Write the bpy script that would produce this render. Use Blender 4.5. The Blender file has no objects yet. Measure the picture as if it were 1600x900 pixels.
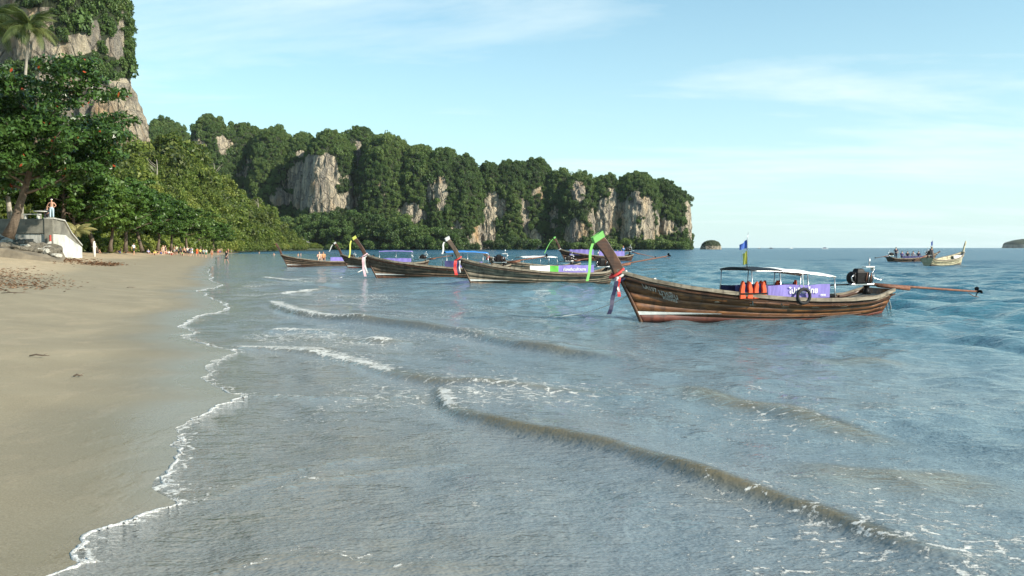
import bpy, bmesh, math, random
import numpy as np
from mathutils import Vector, Matrix
R = math.radians
rnd = random.Random(7)
S = bpy.context.scene
C = S.collection

# ------------------------------------------------------------------ camera
FPX, CX, CY, CAMZ = 1386.0, 800.0, 450.0, 2.0
PITCH = math.atan(63.0 / FPX)
cd = bpy.data.cameras.new('camera'); cam = bpy.data.objects.new('camera', cd); C.objects.link(cam)
cam.location = (0, 0, CAMZ); cam.rotation_euler = (R(90) - PITCH, 0, 0)
cd.sensor_width = 36.0; cd.lens = 36.0 * FPX / 1600.0
cd.clip_start = 0.1; cd.clip_end = 40000
S.camera = cam

# ------------------------------------------------------------------ light
SUN_AZ, SUN_EL = R(63), R(30)          # azimuth measured from behind the camera towards the right
sdir = Vector((math.sin(SUN_AZ) * math.cos(SUN_EL), -math.cos(SUN_AZ) * math.cos(SUN_EL), math.sin(SUN_EL)))
sl = bpy.data.lights.new('sun', 'SUN'); sl.energy = 5.0; sl.angle = R(0.53); sl.color = (1.0, 0.93, 0.80)
so = bpy.data.objects.new('sun', sl); C.objects.link(so)
so.rotation_euler = sdir.to_track_quat('Z', 'Y').to_euler()

W = bpy.data.worlds.new('World'); S.world = W; W.use_nodes = True
nt = W.node_tree; nt.nodes.clear()
def N(t, typ, **kw):
    n = t.nodes.new(typ)
    for k, v in kw.items():
        if k == 'inp':
            for a, b in v.items(): n.inputs[a].default_value = b
        else: setattr(n, k, v)
    return n
sky = N(nt, 'ShaderNodeTexSky', sky_type='NISHITA', sun_disc=False)
sky.sun_elevation = SUN_EL; sky.sun_rotation = math.atan2(sdir.x, sdir.y)
sky.air_density = 1.0; sky.dust_density = 0.35; sky.ozone_density = 1.0
tint = N(nt, 'ShaderNodeMixRGB', blend_type='MULTIPLY', inp={0: 1.0, 2: (0.95, 1.37, 1.34, 1)})
nt.links.new(sky.outputs[0], tint.inputs[1])
tc = N(nt, 'ShaderNodeTexCoord')
sep = N(nt, 'ShaderNodeSeparateXYZ'); nt.links.new(tc.outputs['Generated'], sep.inputs[0])
# humid air: a pale veil that thins with elevation, the same all round
za = N(nt, 'ShaderNodeMath', operation='ABSOLUTE'); nt.links.new(sep.outputs[2], za.inputs[0])
ze = N(nt, 'ShaderNodeMath', operation='MULTIPLY', inp={1: -5.6}); nt.links.new(za.outputs[0], ze.inputs[0])
zx = N(nt, 'ShaderNodeMath', operation='EXPONENT'); nt.links.new(ze.outputs[0], zx.inputs[0])
zf = N(nt, 'ShaderNodeMath', operation='MULTIPLY', inp={1: 0.92}); nt.links.new(zx.outputs[0], zf.inputs[0])
veil = N(nt, 'ShaderNodeMixRGB', inp={2: (5.6, 7.15, 7.2, 1)})
nt.links.new(zf.outputs[0], veil.inputs[0]); nt.links.new(tint.outputs[0], veil.inputs[1])
zz = N(nt, 'ShaderNodeMath', operation='ADD', inp={1: 0.10}); nt.links.new(sep.outputs[2], zz.inputs[0])
zm = N(nt, 'ShaderNodeMath', operation='MAXIMUM', inp={1: 0.02}); nt.links.new(zz.outputs[0], zm.inputs[0])
dx = N(nt, 'ShaderNodeMath', operation='DIVIDE'); nt.links.new(sep.outputs[0], dx.inputs[0]); nt.links.new(zm.outputs[0], dx.inputs[1])
dy = N(nt, 'ShaderNodeMath', operation='DIVIDE'); nt.links.new(sep.outputs[1], dy.inputs[0]); nt.links.new(zm.outputs[0], dy.inputs[1])
cmb = N(nt, 'ShaderNodeCombineXYZ'); nt.links.new(dx.outputs[0], cmb.inputs[0]); nt.links.new(dy.outputs[0], cmb.inputs[1])
cmap = N(nt, 'ShaderNodeMapping', inp={1: (4.1, 0.2, 0), 2: (0, 0, R(28)), 3: (0.30, 0.8, 1)})
nt.links.new(cmb.outputs[0], cmap.inputs[0])
cn = N(nt, 'ShaderNodeTexNoise', inp={'Scale': 1.15, 'Detail': 10.0, 'Roughness': 0.63, 'Distortion': 0.35})
nt.links.new(cmap.outputs[0], cn.inputs[0])
cr = N(nt, 'ShaderNodeValToRGB'); cr.color_ramp.elements[0].position = 0.49; cr.color_ramp.elements[1].position = 0.76
nt.links.new(cn.outputs[0], cr.inputs[0])
cf = N(nt, 'ShaderNodeMath', operation='MULTIPLY', inp={1: 0.9}); nt.links.new(cr.outputs[0], cf.inputs[0])
cmix = N(nt, 'ShaderNodeMixRGB', inp={2: (7.2, 8.2, 8.2, 1)})
nt.links.new(cf.outputs[0], cmix.inputs[0]); nt.links.new(veil.outputs[0], cmix.inputs[1])
bg = N(nt, 'ShaderNodeBackground', inp={'Strength': 0.094}); nt.links.new(cmix.outputs[0], bg.inputs[0])
wo = N(nt, 'ShaderNodeOutputWorld'); nt.links.new(bg.outputs[0], wo.inputs[0])

S.view_settings.view_transform = 'Standard'; S.view_settings.look = 'None'
S.view_settings.exposure = 0.62; S.view_settings.gamma = 1.0
S.cycles.max_bounces = 6; S.cycles.transparent_max_bounces = 6; S.cycles.volume_bounces = 0
S.cycles.use_denoising = True

# ------------------------------------------------------------------ helpers: pixels of the survey -> places
cp, sp_ = math.cos(PITCH), math.sin(PITCH)
def ray(px, py):
    a, b = (px - CX) / FPX, (CY - py) / FPX
    return np.array([a, cp + b * sp_, -sp_ + b * cp])
def P(px, py, Y):
    d = ray(px, py); t = Y / d[1]
    return np.array([d[0] * t, Y, CAMZ + d[2] * t])
def G(px, py, z=0.0):
    d = ray(px, py); t = (z - CAMZ) / d[2]
    return np.array([d[0] * t, d[1] * t, z])
def bearX(px, Y): return (px - CX) / FPX * Y
def px_of(x, y, z):
    f = y * cp - (z - CAMZ) * sp_; u = y * sp_ + (z - CAMZ) * cp
    return CX + FPX * x / f, CY - FPX * u / f

# ------------------------------------------------------------------ helpers: noise
def _hash(ix, iy, iz):
    h = (ix.astype(np.int64) * 374761393 + iy.astype(np.int64) * 668265263 + iz.astype(np.int64) * 2147483647) & 0xffffffff
    h = ((h ^ (h >> 13)) * 1274126177) & 0xffffffff
    h = ((h ^ (h >> 16)) * 2246822519) & 0xffffffff
    return ((h ^ (h >> 15)) & 0xffffff) / float(0xffffff)
def vnoise(x, y, z=0.0):
    x = np.asarray(x, float); y = np.asarray(y, float) + 0 * x; z = np.asarray(z, float) + 0 * x
    ix, iy, iz = np.floor(x), np.floor(y), np.floor(z)
    fx, fy, fz = x - ix, y - iy, z - iz
    fx = fx * fx * (3 - 2 * fx); fy = fy * fy * (3 - 2 * fy); fz = fz * fz * (3 - 2 * fz)
    r = 0
    for a in (0, 1):
        for b in (0, 1):
            for c in (0, 1):
                w = (fx if a else 1 - fx) * (fy if b else 1 - fy) * (fz if c else 1 - fz)
                r = r + w * _hash(ix + a, iy + b, iz + c)
    return r * 2 - 1
def fbm(x, y, z=0.0, o=4):
    r, a, s = 0, 1.0, 0
    for i in range(o):
        r = r + a * vnoise(np.asarray(x) * 2 ** i + 17 * i, np.asarray(y) * 2 ** i - 9 * i, np.asarray(z) * 2 ** i + 5 * i); s += a; a *= 0.5
    return r / s
def sstep(a, b, x):
    t = np.clip((np.asarray(x, float) - a) / (b - a), 0, 1); return t * t * (3 - 2 * t)

# ------------------------------------------------------------------ helpers: objects
def tag(o, label=None, cat=None, group=None, kind=None):
    if label: o['label'] = label
    if cat: o['category'] = cat
    if group: o['group'] = group
    if kind: o['kind'] = kind
    return o
def mesh(name, V, F, smooth=False):
    m = bpy.data.meshes.new(name)
    V = np.asarray(V, dtype=np.float32).reshape(-1, 3)
    if isinstance(F, np.ndarray):
        n, k = F.shape
        m.vertices.add(len(V)); m.vertices.foreach_set('co', V.ravel())
        m.loops.add(n * k); m.loops.foreach_set('vertex_index', F.astype(np.int32).ravel())
        m.polygons.add(n)
        m.polygons.foreach_set('loop_start', np.arange(0, n * k, k, dtype=np.int32))
        m.polygons.foreach_set('loop_total', np.full(n, k, dtype=np.int32))
        m.update(calc_edges=True)
    else:
        m.from_pydata([tuple(v) for v in V.tolist()], [], F); m.update()
    if smooth: m.polygons.foreach_set('use_smooth', np.ones(len(m.polygons), dtype=bool))
    return m
def obj(name, me, mt=None, parent=None, loc=None):
    o = bpy.data.objects.new(name, me); C.objects.link(o)
    if mt is not None:
        if len(me.materials) == 0: me.materials.append(mt)
        elif me.materials[0] != mt: o.material_slots[0].link = 'OBJECT'; o.material_slots[0].material = mt
    if parent is not None: o.parent = parent
    if loc is not None: o.location = loc
    return o
def empty(name, loc=(0, 0, 0), rz=0.0, sc=1.0):
    o = bpy.data.objects.new(name, None); C.objects.link(o); o.empty_display_size = 0.1
    o.location = loc; o.rotation_euler = (0, 0, rz); o.scale = (sc, sc, sc); return o
def fattr(m, name, arr):
    a = m.attributes.new(name, 'FLOAT', 'POINT'); a.data.foreach_set('value', np.asarray(arr, np.float32).ravel())
def gridfaces(nr, nc, wrap=False):
    i = np.arange(nr - 1)[:, None]; j = np.arange(nc if wrap else nc - 1)[None, :]
    j2 = (j + 1) % nc
    return np.stack([i * nc + j, i * nc + j2, (i + 1) * nc + j2, (i + 1) * nc + j], -1).reshape(-1, 4)
class MB:
    """collects shapes into one mesh"""
    def __init__(s): s.V, s.F = [], []
    def add(s, V, F):
        n = len(s.V); s.V += [tuple(map(float, v)) for v in V]; s.F += [[int(i) + n for i in f] for f in F]; return s
    def box(s, c, d, rot=None, taper=1.0):
        V = []
        for z in (-.5, .5):
            k = taper if z > 0 else 1.0
            for x, y in ((-.5, -.5), (.5, -.5), (.5, .5), (-.5, .5)):
                v = Vector((x * d[0] * k, y * d[1] * k, z * d[2]))
                if rot is not None: v = rot @ v
                V.append((v.x + c[0], v.y + c[1], v.z + c[2]))
        return s.add(V, [[3, 2, 1, 0], [4, 5, 6, 7], [0, 1, 5, 4], [1, 2, 6, 5], [2, 3, 7, 6], [3, 0, 4, 7]])
    def tube(s, pts, rad, n=8, cap=True):
        pts = [Vector(p) for p in pts]; m = len(pts)
        rad = rad if hasattr(rad, '__len__') else [rad] * m
        V, F = [], []
        up = None
        for i, p in enumerate(pts):
            t = (pts[min(i + 1, m - 1)] - pts[max(i - 1, 0)]).normalized()
            if up is None: up = Vector((0, 0, 1)) if abs(t.z) < .9 else Vector((1, 0, 0))
            a = t.cross(up).normalized(); b = a.cross(t).normalized(); up = b
            for k in range(n):
                q = 2 * math.pi * k / n
                V.append(p + (a * math.cos(q) + b * math.sin(q)) * rad[i])
        for i in range(m - 1):
            for k in range(n):
                F.append([i * n + k, i * n + (k + 1) % n, (i + 1) * n + (k + 1) % n, (i + 1) * n + k])
        if cap: F += [list(range(n))[::-1], [(m - 1) * n + k for k in range(n)]]
        return s.add(V, F)
    def lathe(s, prof, n=16, M=None):
        V, F = [], []
        for r, z in prof:
            for k in range(n):
                q = 2 * math.pi * k / n; v = Vector((r * math.cos(q), r * math.sin(q), z))
                V.append(M @ v if M else v)
        for i in range(len(prof) - 1):
            for k in range(n): F.append([i * n + k, i * n + (k + 1) % n, (i + 1) * n + (k + 1) % n, (i + 1) * n + k])
        F += [list(range(n))[::-1], [(len(prof) - 1) * n + k for k in range(n)]]
        return s.add(V, F)
    def strip(s, A, B, th, nrm):
        """closed slab between two rails, thickness th along nrm (vector or list)"""
        n = len(A); A = np.asarray(A, float); B = np.asarray(B, float)
        nr = np.asarray(nrm, float)
        if nr.ndim == 1: nr = np.tile(nr, (n, 1))
        V = np.concatenate([A, B, A - nr * th, B - nr * th]); F = []
        for i in range(n - 1):
            F += [[i, i + 1, n + i + 1, n + i], [2 * n + i, 3 * n + i, 3 * n + i + 1, 2 * n + i + 1],
                  [i, 2 * n + i, 2 * n + i + 1, i + 1], [n + i, n + i + 1, 3 * n + i + 1, 3 * n + i]]
        F += [[0, n, 3 * n, 2 * n], [n - 1, 3 * n - 1, 4 * n - 1, 2 * n - 1]]
        return s.add(V, F)
    def build(s, name, mt, parent=None, smooth=False, bevel=0, loc=None):
        m = mesh(name, s.V, s.F, smooth)
        o = obj(name, m, mt, parent, loc)
        if bevel:
            b = o.modifiers.new('b', 'BEVEL'); b.width = bevel; b.segments = 2; b.limit_method = 'ANGLE'
        return o

# ------------------------------------------------------------------ materials
def newmat(name):
    m = bpy.data.materials.new(name); m.use_nodes = True; t = m.node_tree
    return m, t, t.nodes['Principled BSDF']
def ramp(t, stops, fac):
    r = N(t, 'ShaderNodeValToRGB'); e = r.color_ramp.elements
    while len(e) < len(stops): e.new(0.5)
    for k, (p, c) in enumerate(stops):
        e[k].position = p; e[k].color = (*c, 1) if len(c) == 3 else c
    t.links.new(fac, r.inputs[0]); return r.outputs[0]
def noise(t, scale, detail=4, rough=.55, vec=None, mapscale=None, dist=0):
    n = N(t, 'ShaderNodeTexNoise', inp={'Scale': scale, 'Detail': detail, 'Roughness': rough, 'Distortion': dist})
    if vec is not None:
        if mapscale:
            mp = N(t, 'ShaderNodeMapping', inp={3: mapscale}); t.links.new(vec, mp.inputs[0]); vec = mp.outputs[0]
        t.links.new(vec, n.inputs[0])
    return n.outputs[0]
def coord(t, which='Object'): return N(t, 'ShaderNodeTexCoord').outputs[which]
def geo(t): return N(t, 'ShaderNodeNewGeometry').outputs['Position']
def math_(t, op, a, b):
    n = N(t, 'ShaderNodeMath', operation=op)
    for i, v in enumerate((a, b)):
        if isinstance(v, (int, float)): n.inputs[i].default_value = v
        else: t.links.new(v, n.inputs[i])
    return n.outputs[0]
def mixc(t, f, a, b, blend='MIX'):
    n = N(t, 'ShaderNodeMixRGB', blend_type=blend)
    for i, v in enumerate((f, a, b)):
        if isinstance(v, (int, float)): n.inputs[i].default_value = v
        elif isinstance(v, tuple): n.inputs[i].default_value = (*v, 1)
        else: t.links.new(v, n.inputs[i])
    return n.outputs[0]
def bump(t, h, strength, dist, normal=None):
    b = N(t, 'ShaderNodeBump', inp={'Strength': strength, 'Distance': dist}); t.links.new(h, b.inputs['Height'])
    if normal is not None: t.links.new(normal, b.inputs['Normal'])
    return b.outputs[0]
_cache = {}
def plain(name, col, rough=.6, var=.25, scale=6.0, metal=0.0, bmp=0.15):
    """painted or dyed surface with worn, uneven tone"""
    if name in _cache: return _cache[name]
    m, t, b = newmat(name); c = coord(t)
    n = noise(t, scale, 5, .6, c)
    d = tuple(x * (1 - var) for x in col); l = tuple(min(1, x * (1 + var * .7)) for x in col)
    t.links.new(ramp(t, [(.3, d), (.7, l)], n), b.inputs['Base Color'])
    b.inputs['Roughness'].default_value = rough; b.inputs['Metallic'].default_value = metal
    if bmp: t.links.new(bump(t, noise(t, scale * 4, 4, .6, c), bmp, .02), b.inputs['Normal'])
    _cache[name] = m; return m
def wood(name, dark, mid, light, rough=.5, band=1.0):
    """weathered planks: grain runs along the local x axis, blotches and dark runs down the side"""
    m, t, b = newmat(name); c = coord(t)
    g = noise(t, 3.0, 6, .62, c, (.5, 4, 5))
    col = ramp(t, [(.28, dark), (.5, mid), (.74, light)], g)
    blot = noise(t, 1.3, 5, .65, c, (.9, 1, 1.6), .8)
    col = mixc(t, math_(t, 'MULTIPLY', ramp(t, [(.42, (0, 0, 0)), (.68, (1, 1, 1))], blot), .75 * band), col, dark)
    runs = noise(t, 2.2, 3, .5, c, (2.6, 1, .35))
    col = mixc(t, math_(t, 'MULTIPLY', ramp(t, [(.56, (0, 0, 0)), (.66, (1, 1, 1))], runs), .55), col, tuple(x * .5 for x in dark))
    t.links.new(col, b.inputs['Base Color']); b.inputs['Roughness'].default_value = rough
    t.links.new(bump(t, g, .35, .02), b.inputs['Normal']); return m

# ------------------------------------------------------------------ figures and lettering, shaped first and placed later
STAND = dict(pelvis=(0, 0, .95), waist=(0, .0, 1.10), chest=(0, .01, 1.30), neck=(0, .01, 1.46), jaw=(0, -.02, 1.54), head=(0, -.005, 1.63), crown=(0, .0, 1.71), nose=(0, -.115, 1.61),
             sh=(.18, .01, 1.40), el=(.24, .03, 1.13), wr=(.26, -.05, .89), hip=(.10, 0, .90), kn=(.11, -.02, .50), an=(.11, .02, .09), toe=(.13, -.15, .035))
def pose(kind):
    J = {}
    for k, v in STAND.items():
        if k in ('sh', 'el', 'wr', 'hip', 'kn', 'an', 'toe'):
            for s in (-1, 1): J[k + ('R' if s > 0 else 'L')] = Vector((v[0] * s, v[1], v[2]))
        else: J[k] = Vector(v)
    if kind == 'walk':
        J['knL'] += Vector((0, -.16, 0)); J['anL'] += Vector((0, -.22, .02)); J['toeL'] += Vector((0, -.22, .03)); J['knR'] += Vector((0, .05, 0)); J['anR'] += Vector((0, .26, .05)); J['toeR'] += Vector((0, .26, .0))
        J['elL'] += Vector((0, .10, .02)); J['wrL'] += Vector((0, .16, .04)); J['elR'] += Vector((0, -.06, .02)); J['wrR'] += Vector((0, -.16, .06))
    if kind == 'sit':
        d = Vector((0, .0, -.82))
        for k in J: J[k] = J[k] + d
        for k in ('chest', 'neck', 'jaw', 'head', 'crown', 'nose', 'shL', 'shR'): J[k] += Vector((0, .10, -.02))
        for s, n in ((-1, 'L'), (1, 'R')):
            J['hip' + n] = Vector((.10 * s, -.03, .12)); J['kn' + n] = Vector((.15 * s, -.40, .44)); J['an' + n] = Vector((.14 * s, -.58, .08)); J['toe' + n] = Vector((.14 * s, -.76, .04))
            J['el' + n] = Vector((.26 * s, -.06, .34)); J['wr' + n] = Vector((.18 * s, -.34, .42))
    if kind == 'chair':
        for k in J: J[k] = J[k] + Vector((0, 0, -.45))
        for s, n in ((-1, 'L'), (1, 'R')):
            J['hip' + n] = Vector((.10 * s, -.03, .48)); J['kn' + n] = Vector((.13 * s, -.44, .50)); J['an' + n] = Vector((.12 * s, -.44, .09)); J['toe' + n] = Vector((.13 * s, -.62, .04))
            J['el' + n] = Vector((.25 * s, -.10, .70)); J['wr' + n] = Vector((.16 * s, -.34, .62))
    if kind == 'hips':
        for s, n in ((-1, 'L'), (1, 'R')): J['el' + n] = Vector((.34 * s, .06, 1.16)); J['wr' + n] = Vector((.20 * s, -.03, 1.02))
    if kind == 'lie':
        for k in J: v = J[k]; J[k] = Vector((v.x, v.z - .9, .12 - v.y * .9))
        for n, s in (('L', -1), ('R', 1)): J['kn' + n] += Vector((0, 0, .12 if s > 0 else 0)); J['toe' + n] = J['an' + n] + Vector((0, -.06, .14))
    return J
def skinned(name, verts, edges, rads, root=0, sub=1):
    m = bpy.data.meshes.new(name); m.from_pydata([tuple(v) for v in verts], edges, [])
    o = bpy.data.objects.new(name, m); C.objects.link(o); md = o.modifiers.new('skin', 'SKIN'); md.use_smooth_shade = True
    for i, r in enumerate(rads): m.skin_vertices[0].data[i].radius = r if hasattr(r, '__len__') else (r, r); m.skin_vertices[0].data[i].use_root = (i == root)
    sb = o.modifiers.new('sub', 'SUBSURF'); sb.levels = sub; sb.render_levels = sub
    dg = bpy.context.evaluated_depsgraph_get(); me = bpy.data.meshes.new_from_object(o.evaluated_get(dg)); me.name = name
    bpy.data.objects.remove(o); return me
def chain(J, ch, rad):
    V, E_, Rr, idx = [], [], [], {}
    for seq in ch:
        for a, b_ in zip(seq[:-1], seq[1:]):
            for k in (a, b_):
                if k not in idx: idx[k] = len(V); V.append(J[k]); Rr.append(rad[k.rstrip('LR') if k[-1] in 'LR' and k not in rad else k])
            E_.append((idx[a], idx[b_]))
    return V, E_, Rr
RB = dict(pelvis=(.145, .105), waist=(.125, .09), chest=(.15, .105), neck=.055, jaw=.075, head=.098, crown=.062, nose=.018, sh=.065, el=.042, wr=.028, hip=.088, kn=.055, an=.036, toe=.032, palm=.026,
          f0=.009, f1=.010, f2=.010, f3=.009, th=.011, g0=.007, g1=.008, g2=.008, g3=.007, tg=.009)
PM = {}
def person_meshes(kind):
    if kind in PM: return PM[kind]
    J = pose(kind); ch = [['pelvis', 'waist', 'chest', 'neck', 'jaw', 'head', 'crown'], ['head', 'nose']]
    for n, s in (('L', -1), ('R', 1)):
        d = (J['wr' + n] - J['el' + n]).normalized(); sdv = Vector((0, -1, 0)) if abs(d.y) < .8 else Vector((0, 0, 1)); sdv = (sdv - d * sdv.dot(d)).normalized(); inn = d.cross(sdv)
        J['palm' + n] = J['wr' + n] + d * .075
        for k in range(4):
            J['f%d%s' % (k, n)] = J['palm' + n] + d * .05 + sdv * (.033 - .022 * k); J['g%d%s' % (k, n)] = J['f%d%s' % (k, n)] + (d * .8 - inn * s * .4).normalized() * (.034, .042, .045, .036)[k]
        J['th' + n] = J['wr' + n] + d * .05 + sdv * .045; J['tg' + n] = J['th' + n] + (d + sdv * .4).normalized() * .04
        ch += [['chest', 'sh' + n, 'el' + n, 'wr' + n, 'palm' + n], ['pelvis', 'hip' + n, 'kn' + n, 'an' + n, 'toe' + n], ['wr' + n, 'th' + n, 'tg' + n]] + [['palm' + n, 'f%d%s' % (k, n), 'g%d%s' % (k, n)] for k in range(4)]
    rad = dict(RB); body = skinned('body', *chain(J, ch, rad))
    fat = {k: (tuple(x + .022 for x in v) if hasattr(v, '__len__') else v + .02) for k, v in RB.items()}
    J2 = dict(J)
    for n in 'LR': J2['el' + n] = J['sh' + n].lerp(J['el' + n], .75); J2['knx' + n] = J['hip' + n].lerp(J['kn' + n], .85)
    fat['knx'] = .088; fat['el'] = .068; fat['neck'] = .06
    top_ = skinned('top', *chain(J2, [['pelvis', 'waist', 'chest'], ['chest', 'shL', 'elL'], ['chest', 'shR', 'elR']], fat))
    short = skinned('shorts', *chain(J2, [['waist', 'pelvis'], ['pelvis', 'hipL', 'knxL'], ['pelvis', 'hipR', 'knxR']], dict(fat, waist=(.12, .09))))
    fat2 = dict(fat, kn=.078, an=.066); J3 = dict(J)
    for n in 'LR': J3['an' + n] = J['an' + n] + (J['kn' + n] - J['an' + n]) * .1
    trou = skinned('trousers', *chain(J3, [['waist', 'pelvis'], ['pelvis', 'hipL', 'knL', 'anL'], ['pelvis', 'hipR', 'knR', 'anR']], dict(fat2, waist=(.12, .09))))
    h, c = J['head'], J['crown']; axh = (c - h).normalized(); bk = Vector((0, .03, 0)) if kind != 'lie' else Vector((0, 0, -.03))
    hair = skinned('hair', [h + bk * 1.2 - axh * .02, h + bk * .9 + axh * .05, c + bk * .3 - axh * .012], [(0, 1), (1, 2)], [.092, .106, .072])
    PM[kind] = dict(body=body, top=top_, shorts=short, trousers=trou, hair=hair); return PM[kind]
TXT = {}
def text_mesh(s, size, bold=0.0):
    if (s, size) in TXT: return TXT[(s, size)].copy()
    cu = bpy.data.curves.new('lettering', 'FONT'); cu.body = s; cu.size = size; cu.offset = bold; cu.resolution_u = 2; cu.align_x = 'LEFT'
    o = bpy.data.objects.new('lettering', cu); C.objects.link(o); dg = bpy.context.evaluated_depsgraph_get()
    m = bpy.data.meshes.new_from_object(o.evaluated_get(dg)); bpy.data.objects.remove(o); bpy.data.curves.remove(cu); TXT[(s, size)] = m; return m.copy()
for k_ in ('stand', 'walk', 'sit', 'chair', 'hips', 'lie'): person_meshes(k_)
for s_, z_, b_ in (('ไปเที่ยวไทย', .22, .0055), ('ททท', .10, .0025), ('ท่องเที่ยวอ่าวนาง', .20, .005), ('LA197', .14, .003), ('มารสิน', .20, .003), ('หาดใหญ่', .12, .003)): text_mesh(s_, z_, b_)

# ================================================================== THE SETTING
def smoothline(pts, k=6):
    pts = np.asarray(pts, float); out = []
    Q = np.vstack([2 * pts[0] - pts[1], pts, 2 * pts[-1] - pts[-2]])
    for i in range(1, len(Q) - 2):
        for j in range(k):
            t = j / k; a, b, c, d = Q[i - 1], Q[i], Q[i + 1], Q[i + 2]
            out.append(.5 * (2 * b + (c - a) * t + (2 * a - 5 * b + 4 * c - d) * t * t + (3 * b - a - 3 * c + d) * t ** 3))
    out.append(pts[-1]); return np.array(out)
shore_px = [(120, 900), (150, 868), (160, 845), (200, 824), (240, 808), (296, 791), (306, 772), (296, 758), (281, 750), (292, 728), (301, 706),
            (296, 692), (303, 686), (297, 678), (312, 660), (342, 646), (372, 629), (398, 618), (356, 607), (340, 590), (340, 573), (352, 562), (380, 549),
            (338, 541), (294, 528), (308, 520), (290, 509), (303, 500), (322, 492), (366, 480), (349, 471), (322, 460), (322, 452), (352, 447), (334, 436),
            (328, 424), (334, 414), (338, 406), (345, 400)]
sh = [(-16, -16), (-9, -5), (-5, 1.2), (-3.4, 3.6)] + [tuple(G(*p)[:2]) for p in shore_px] + [(-105, 340), (-128, 430), (-146, 520), (-138, 590), (-160, 640), (-260, 720), (-480, 900)]
SH = smoothline(sh, 8)
# small scallops on the swash edge
_d = np.gradient(SH, axis=0); _l = np.linalg.norm(_d, axis=1, keepdims=True) + 1e-6
_n = np.stack([-_d[:, 1], _d[:, 0]], 1) / _l
_rr = np.linalg.norm(SH, axis=1)
SH = SH + _n * (fbm(np.arange(len(SH)) * .55, 3.3, 0, 3) * .012 * np.clip(_rr, 0, 40))[:, None]
def sdist(X, Y, line, maxd=None):
    """signed distance to a polyline (positive on its left), and the arc parameter"""
    X = np.asarray(X, float); Y = np.asarray(Y, float)
    best = np.full(X.shape, 1e9); sg = np.ones(X.shape); par = np.zeros(X.shape)
    for i in range(len(line) - 1):
        ax, ay = line[i]; bx, by = line[i + 1]
        ex, ey = bx - ax, by - ay; L2 = ex * ex + ey * ey + 1e-12
        t = np.clip(((X - ax) * ex + (Y - ay) * ey) / L2, 0, 1)
        qx, qy = X - ax - t * ex, Y - ay - t * ey
        d = qx * qx + qy * qy
        m = d < best
        best = np.where(m, d, best)
        sg = np.where(m, np.where(ex * qy - ey * qx >= 0, 1.0, -1.0), sg)
        par = np.where(m, (i + t) / (len(line) - 1), par)
    return np.sqrt(best) * sg, par
SHC = SH[::2]          # lighter copy for far use
def beach_h(d, X, Y):
    z = np.where(d < 0, .06 * d, 0)
    z = z + .045 * np.clip(d, 0, 2) + .098 * np.clip(d - 2, 0, 14) + .05 * np.clip(d - 16, 0, 40)
    z = z + sstep(6, 12, d) * (fbm(X * .35, Y * .35, 1, 3) * .10)
    return z

# ---- beach
nr, nc = 420, 300
rr = np.geomspace(3.0, 750, nr); aa = np.linspace(R(-72), R(-2), nc)
RR, AA = np.meshgrid(rr, aa, indexing='ij'); BX, BY = RR * np.sin(AA), RR * np.cos(AA)
bd = np.empty(BX.shape)
near = RR < 260
bd[near] = sdist(BX[near], BY[near], SH)[0]; bd[~near] = sdist(BX[~near], BY[~near], SHC)[0]
BZ = beach_h(bd, BX, BY)
dry = sstep(7.5, 11.0, bd + 2.5 * fbm(BX * .22, BY * .12, 4, 3))
BZ += dry * (fbm(BX * 1.6, BY * 1.6, 2, 3) * .045)
keep = bd > -3.5
F = gridfaces(nr, nc); kf = keep.ravel()[F].any(1); F = F[kf]
me = mesh('beach', np.stack([BX, BY, BZ], -1).reshape(-1, 3), F, True)
fattr(me, 'dry', dry); fattr(me, 'wet', 1 - sstep(.1, 2.6, bd + .7 * fbm(BX * .5, BY * .5, 8, 3)))
m, t, b = newmat('sand')
pos = geo(t)
a1 = N(t, 'ShaderNodeAttribute', attribute_name='dry').outputs['Fac']; a2 = N(t, 'ShaderNodeAttribute', attribute_name='wet').outputs['Fac']
n1 = noise(t, .55, 6, .6, pos); n2 = noise(t, 60, 3, .7, pos); n3 = noise(t, 2.6, 5, .65, pos, (1, .55, 1))
damp = ramp(t, [(.3, (.205, .170, .104)), (.55, (.246, .206, .128)), (.8, (.290, .245, .156))], n1)
dryc = ramp(t, [(.3, (.38, .29, .17)), (.7, (.52, .40, .25))], n3)
col = mixc(t, a1, damp, dryc)
# pale trampled patches between damp and dry
tr = math_(t, 'MULTIPLY', ramp(t, [(.52, (0, 0, 0)), (.62, (1, 1, 1))], noise(t, 1.7, 4, .6, pos, (1, .5, 1))), .45)
col = mixc(t, tr, col, (.33, .262, .168))
col = mixc(t, math_(t, 'MULTIPLY', a2, .55), col, (.170, .142, .086))
col = mixc(t, .22, col, ramp(t, [(.3, (.06, .045, .03)), (.5, (.3, .24, .15)), (.75, (.62, .54, .40))], n2))
t.links.new(col, b.inputs['Base Color'])
t.links.new(math_(t, 'SUBTRACT', .85, math_(t, 'MULTIPLY', a2, .60)), b.inputs['Roughness'])
foot = N(t, 'ShaderNodeTexVoronoi', inp={'Scale': 1.9, 'Randomness': 1.0}); t.links.new(pos, foot.inputs[0])
fh = ramp(t, [(.0, (0, 0, 0)), (.22, (1, 1, 1))], foot.outputs['Distance'])
hb = math_(t, 'MULTIPLY', fh, math_(t, 'ADD', math_(t, 'MULTIPLY', a1, .9), math_(t, 'MULTIPLY', tr, .12)))
hb = math_(t, 'ADD', hb, math_(t, 'MULTIPLY', n3, math_(t, 'ADD', .03, a1)))
nb = bump(t, hb, .8, .07); t.links.new(bump(t, n2, .25, .006, nb), b.inputs['Normal'])
tag(obj('beach', me, m), kind='structure')

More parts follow.
